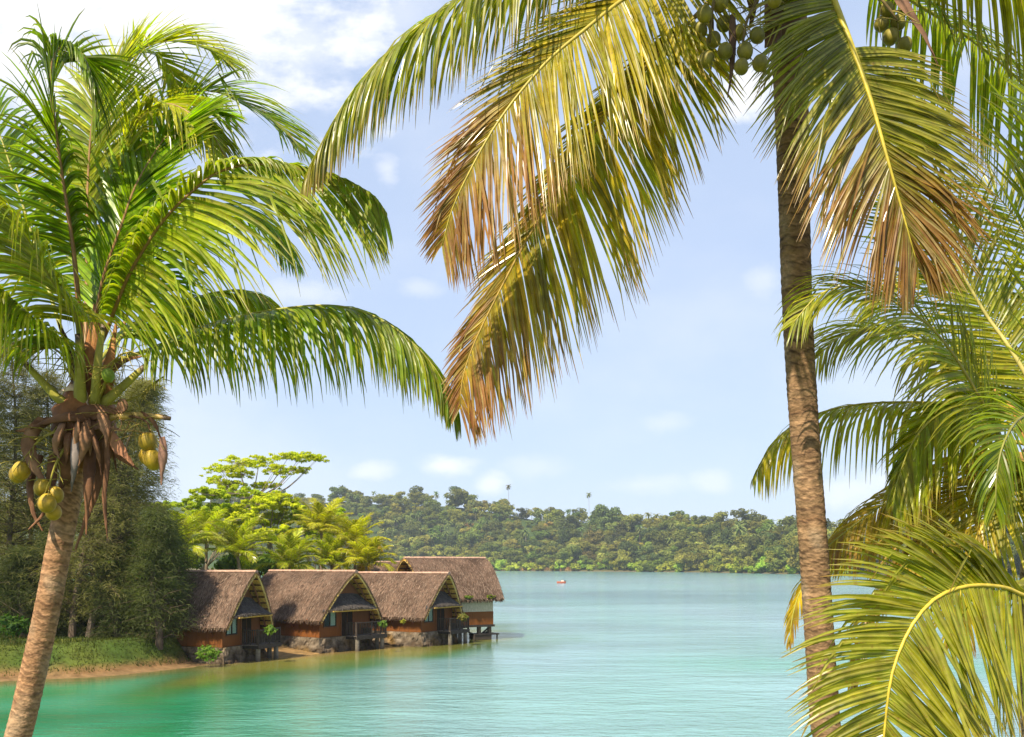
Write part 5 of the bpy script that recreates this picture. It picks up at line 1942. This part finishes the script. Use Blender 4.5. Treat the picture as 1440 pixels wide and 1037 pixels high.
SUN = Vector((-.36, -.54, .80)).normalized()
sl = bpy.data.lights.new('sun', 'SUN')
sl.energy = 5.0
sl.angle = R(.5)
sl.color = (1.0, .89, .68)
so = bpy.data.objects.new('sun', sl)
so.rotation_euler = (-SUN).to_track_quat('-Z', 'Y').to_euler()
so.location = (0, 0, 60)
COL.objects.link(so)

w = bpy.data.worlds.new('World')
scene.world = w
w.use_nodes = True
nt = w.node_tree
nt.nodes.clear()
lk = nt.links
out = N(nt, 'ShaderNodeOutputWorld')
bg = N(nt, 'ShaderNodeBackground')
bg.inputs['Strength'].default_value = SKY_STR
sky = N(nt, 'ShaderNodeTexSky')
sky.sky_type = 'NISHITA'
sky.sun_disc = False
sky.sun_elevation = math.asin(SUN.z)
sky.sun_rotation = math.atan2(SUN.x, SUN.y)
sky.altitude = 10
sky.air_density = 1.0
sky.dust_density = .6
sky.ozone_density = 2.0
tc = N(nt, 'ShaderNodeTexCoord')
sep = N(nt, 'ShaderNodeSeparateXYZ')
lk.new(tc.outputs['Generated'], sep.inputs[0])


def mth(op, a, b=None, c=None):
    n = N(nt, 'ShaderNodeMath', operation=op)
    for i, x in enumerate((a, b, c)):
        if x is None:
            continue
        if isinstance(x, (int, float)):
            n.inputs[i].default_value = x
        else:
            lk.new(x, n.inputs[i])
    return n.outputs[0]


ym = mth('MAXIMUM', sep.outputs['Y'], .05)
X = mth('DIVIDE', sep.outputs['X'], ym)
Z = mth('DIVIDE', sep.outputs['Z'], ym)
cv = N(nt, 'ShaderNodeCombineXYZ')
lk.new(X, cv.inputs[0])
lk.new(mth('MULTIPLY', Z, 1.7), cv.inputs[1])
nz = N(nt, 'ShaderNodeTexNoise')
nz.inputs['Scale'].default_value = 11
nz.inputs['Detail'].default_value = 7
nz.inputs['Roughness'].default_value = .6
lk.new(cv.outputs[0], nz.inputs['Vector'])
nf = mth('SUBTRACT', nz.outputs['Fac'], .5)
nz2 = N(nt, 'ShaderNodeTexNoise')
nz2.inputs['Scale'].default_value = 2.6
nz2.inputs['Detail'].default_value = 5
lk.new(cv.outputs[0], nz2.inputs['Vector'])
acc = None
for (px, py, rx, ry, st, sh) in CLOUDS:
    dx = mth('DIVIDE', mth('SUBTRACT', X, (px - 720) / F), rx / F)
    dz = mth('DIVIDE', mth('SUBTRACT', Z, (HZ - py) / F), ry / F)
    d = mth('SQRT', mth('ADD', mth('MULTIPLY', dx, dx), mth('MULTIPLY', dz, dz)))
    v = mth('ADD', mth('SUBTRACT', 1.0, d), mth('MULTIPLY', nf, 2.2))
    n = N(nt, 'ShaderNodeMapRange')
    n.interpolation_type = 'SMOOTHSTEP'
    n.inputs['From Min'].default_value = 0.0
    n.inputs['From Max'].default_value = sh
    n.inputs['To Max'].default_value = st
    lk.new(v, n.inputs['Value'])
    acc = n.outputs[0] if acc is None else mth('MAXIMUM', acc, n.outputs[0])
thin = N(nt, 'ShaderNodeMapRange')
thin.interpolation_type = 'SMOOTHSTEP'
thin.inputs['From Min'].default_value = .42
thin.inputs['From Max'].default_value = .75
thin.inputs['To Max'].default_value = .35
lk.new(nz2.outputs['Fac'], thin.inputs['Value'])
acc = mth('MAXIMUM', acc, thin.outputs[0])
hs = N(nt, 'ShaderNodeHueSaturation')
hs.inputs['Saturation'].default_value = SKY_SAT
lk.new(sky.outputs[0], hs.inputs['Color'])
mx = N(nt, 'ShaderNodeMix', data_type='RGBA')
mx.inputs['B'].default_value = CLOUD_COL
lk.new(acc, mx.inputs['Factor'])
# thin milky air over the whole sky
milk = N(nt, 'ShaderNodeMix', data_type='RGBA')
milk.inputs['Factor'].default_value = MILK
milk.inputs['B'].default_value = MILK_COL
lk.new(hs.outputs[0], milk.inputs['A'])
lk.new(milk.outputs['Result'], mx.inputs['A'])
lk.new(mx.outputs['Result'], bg.inputs['Color'])
lk.new(bg.outputs[0], out.inputs['Surface'])

scene.view_settings.view_transform = 'Standard'
scene.view_settings.look = 'None'
scene.view_settings.gamma = 1
scene.view_settings.exposure = EXPO
scene.cycles.use_denoising = True
scene.cycles.max_bounces = 8
scene.cycles.transmission_bounces = 6
scene.cycles.diffuse_bounces = 4
scene.cycles.volume_bounces = 1
scene.cycles.sample_clamp_indirect = 8
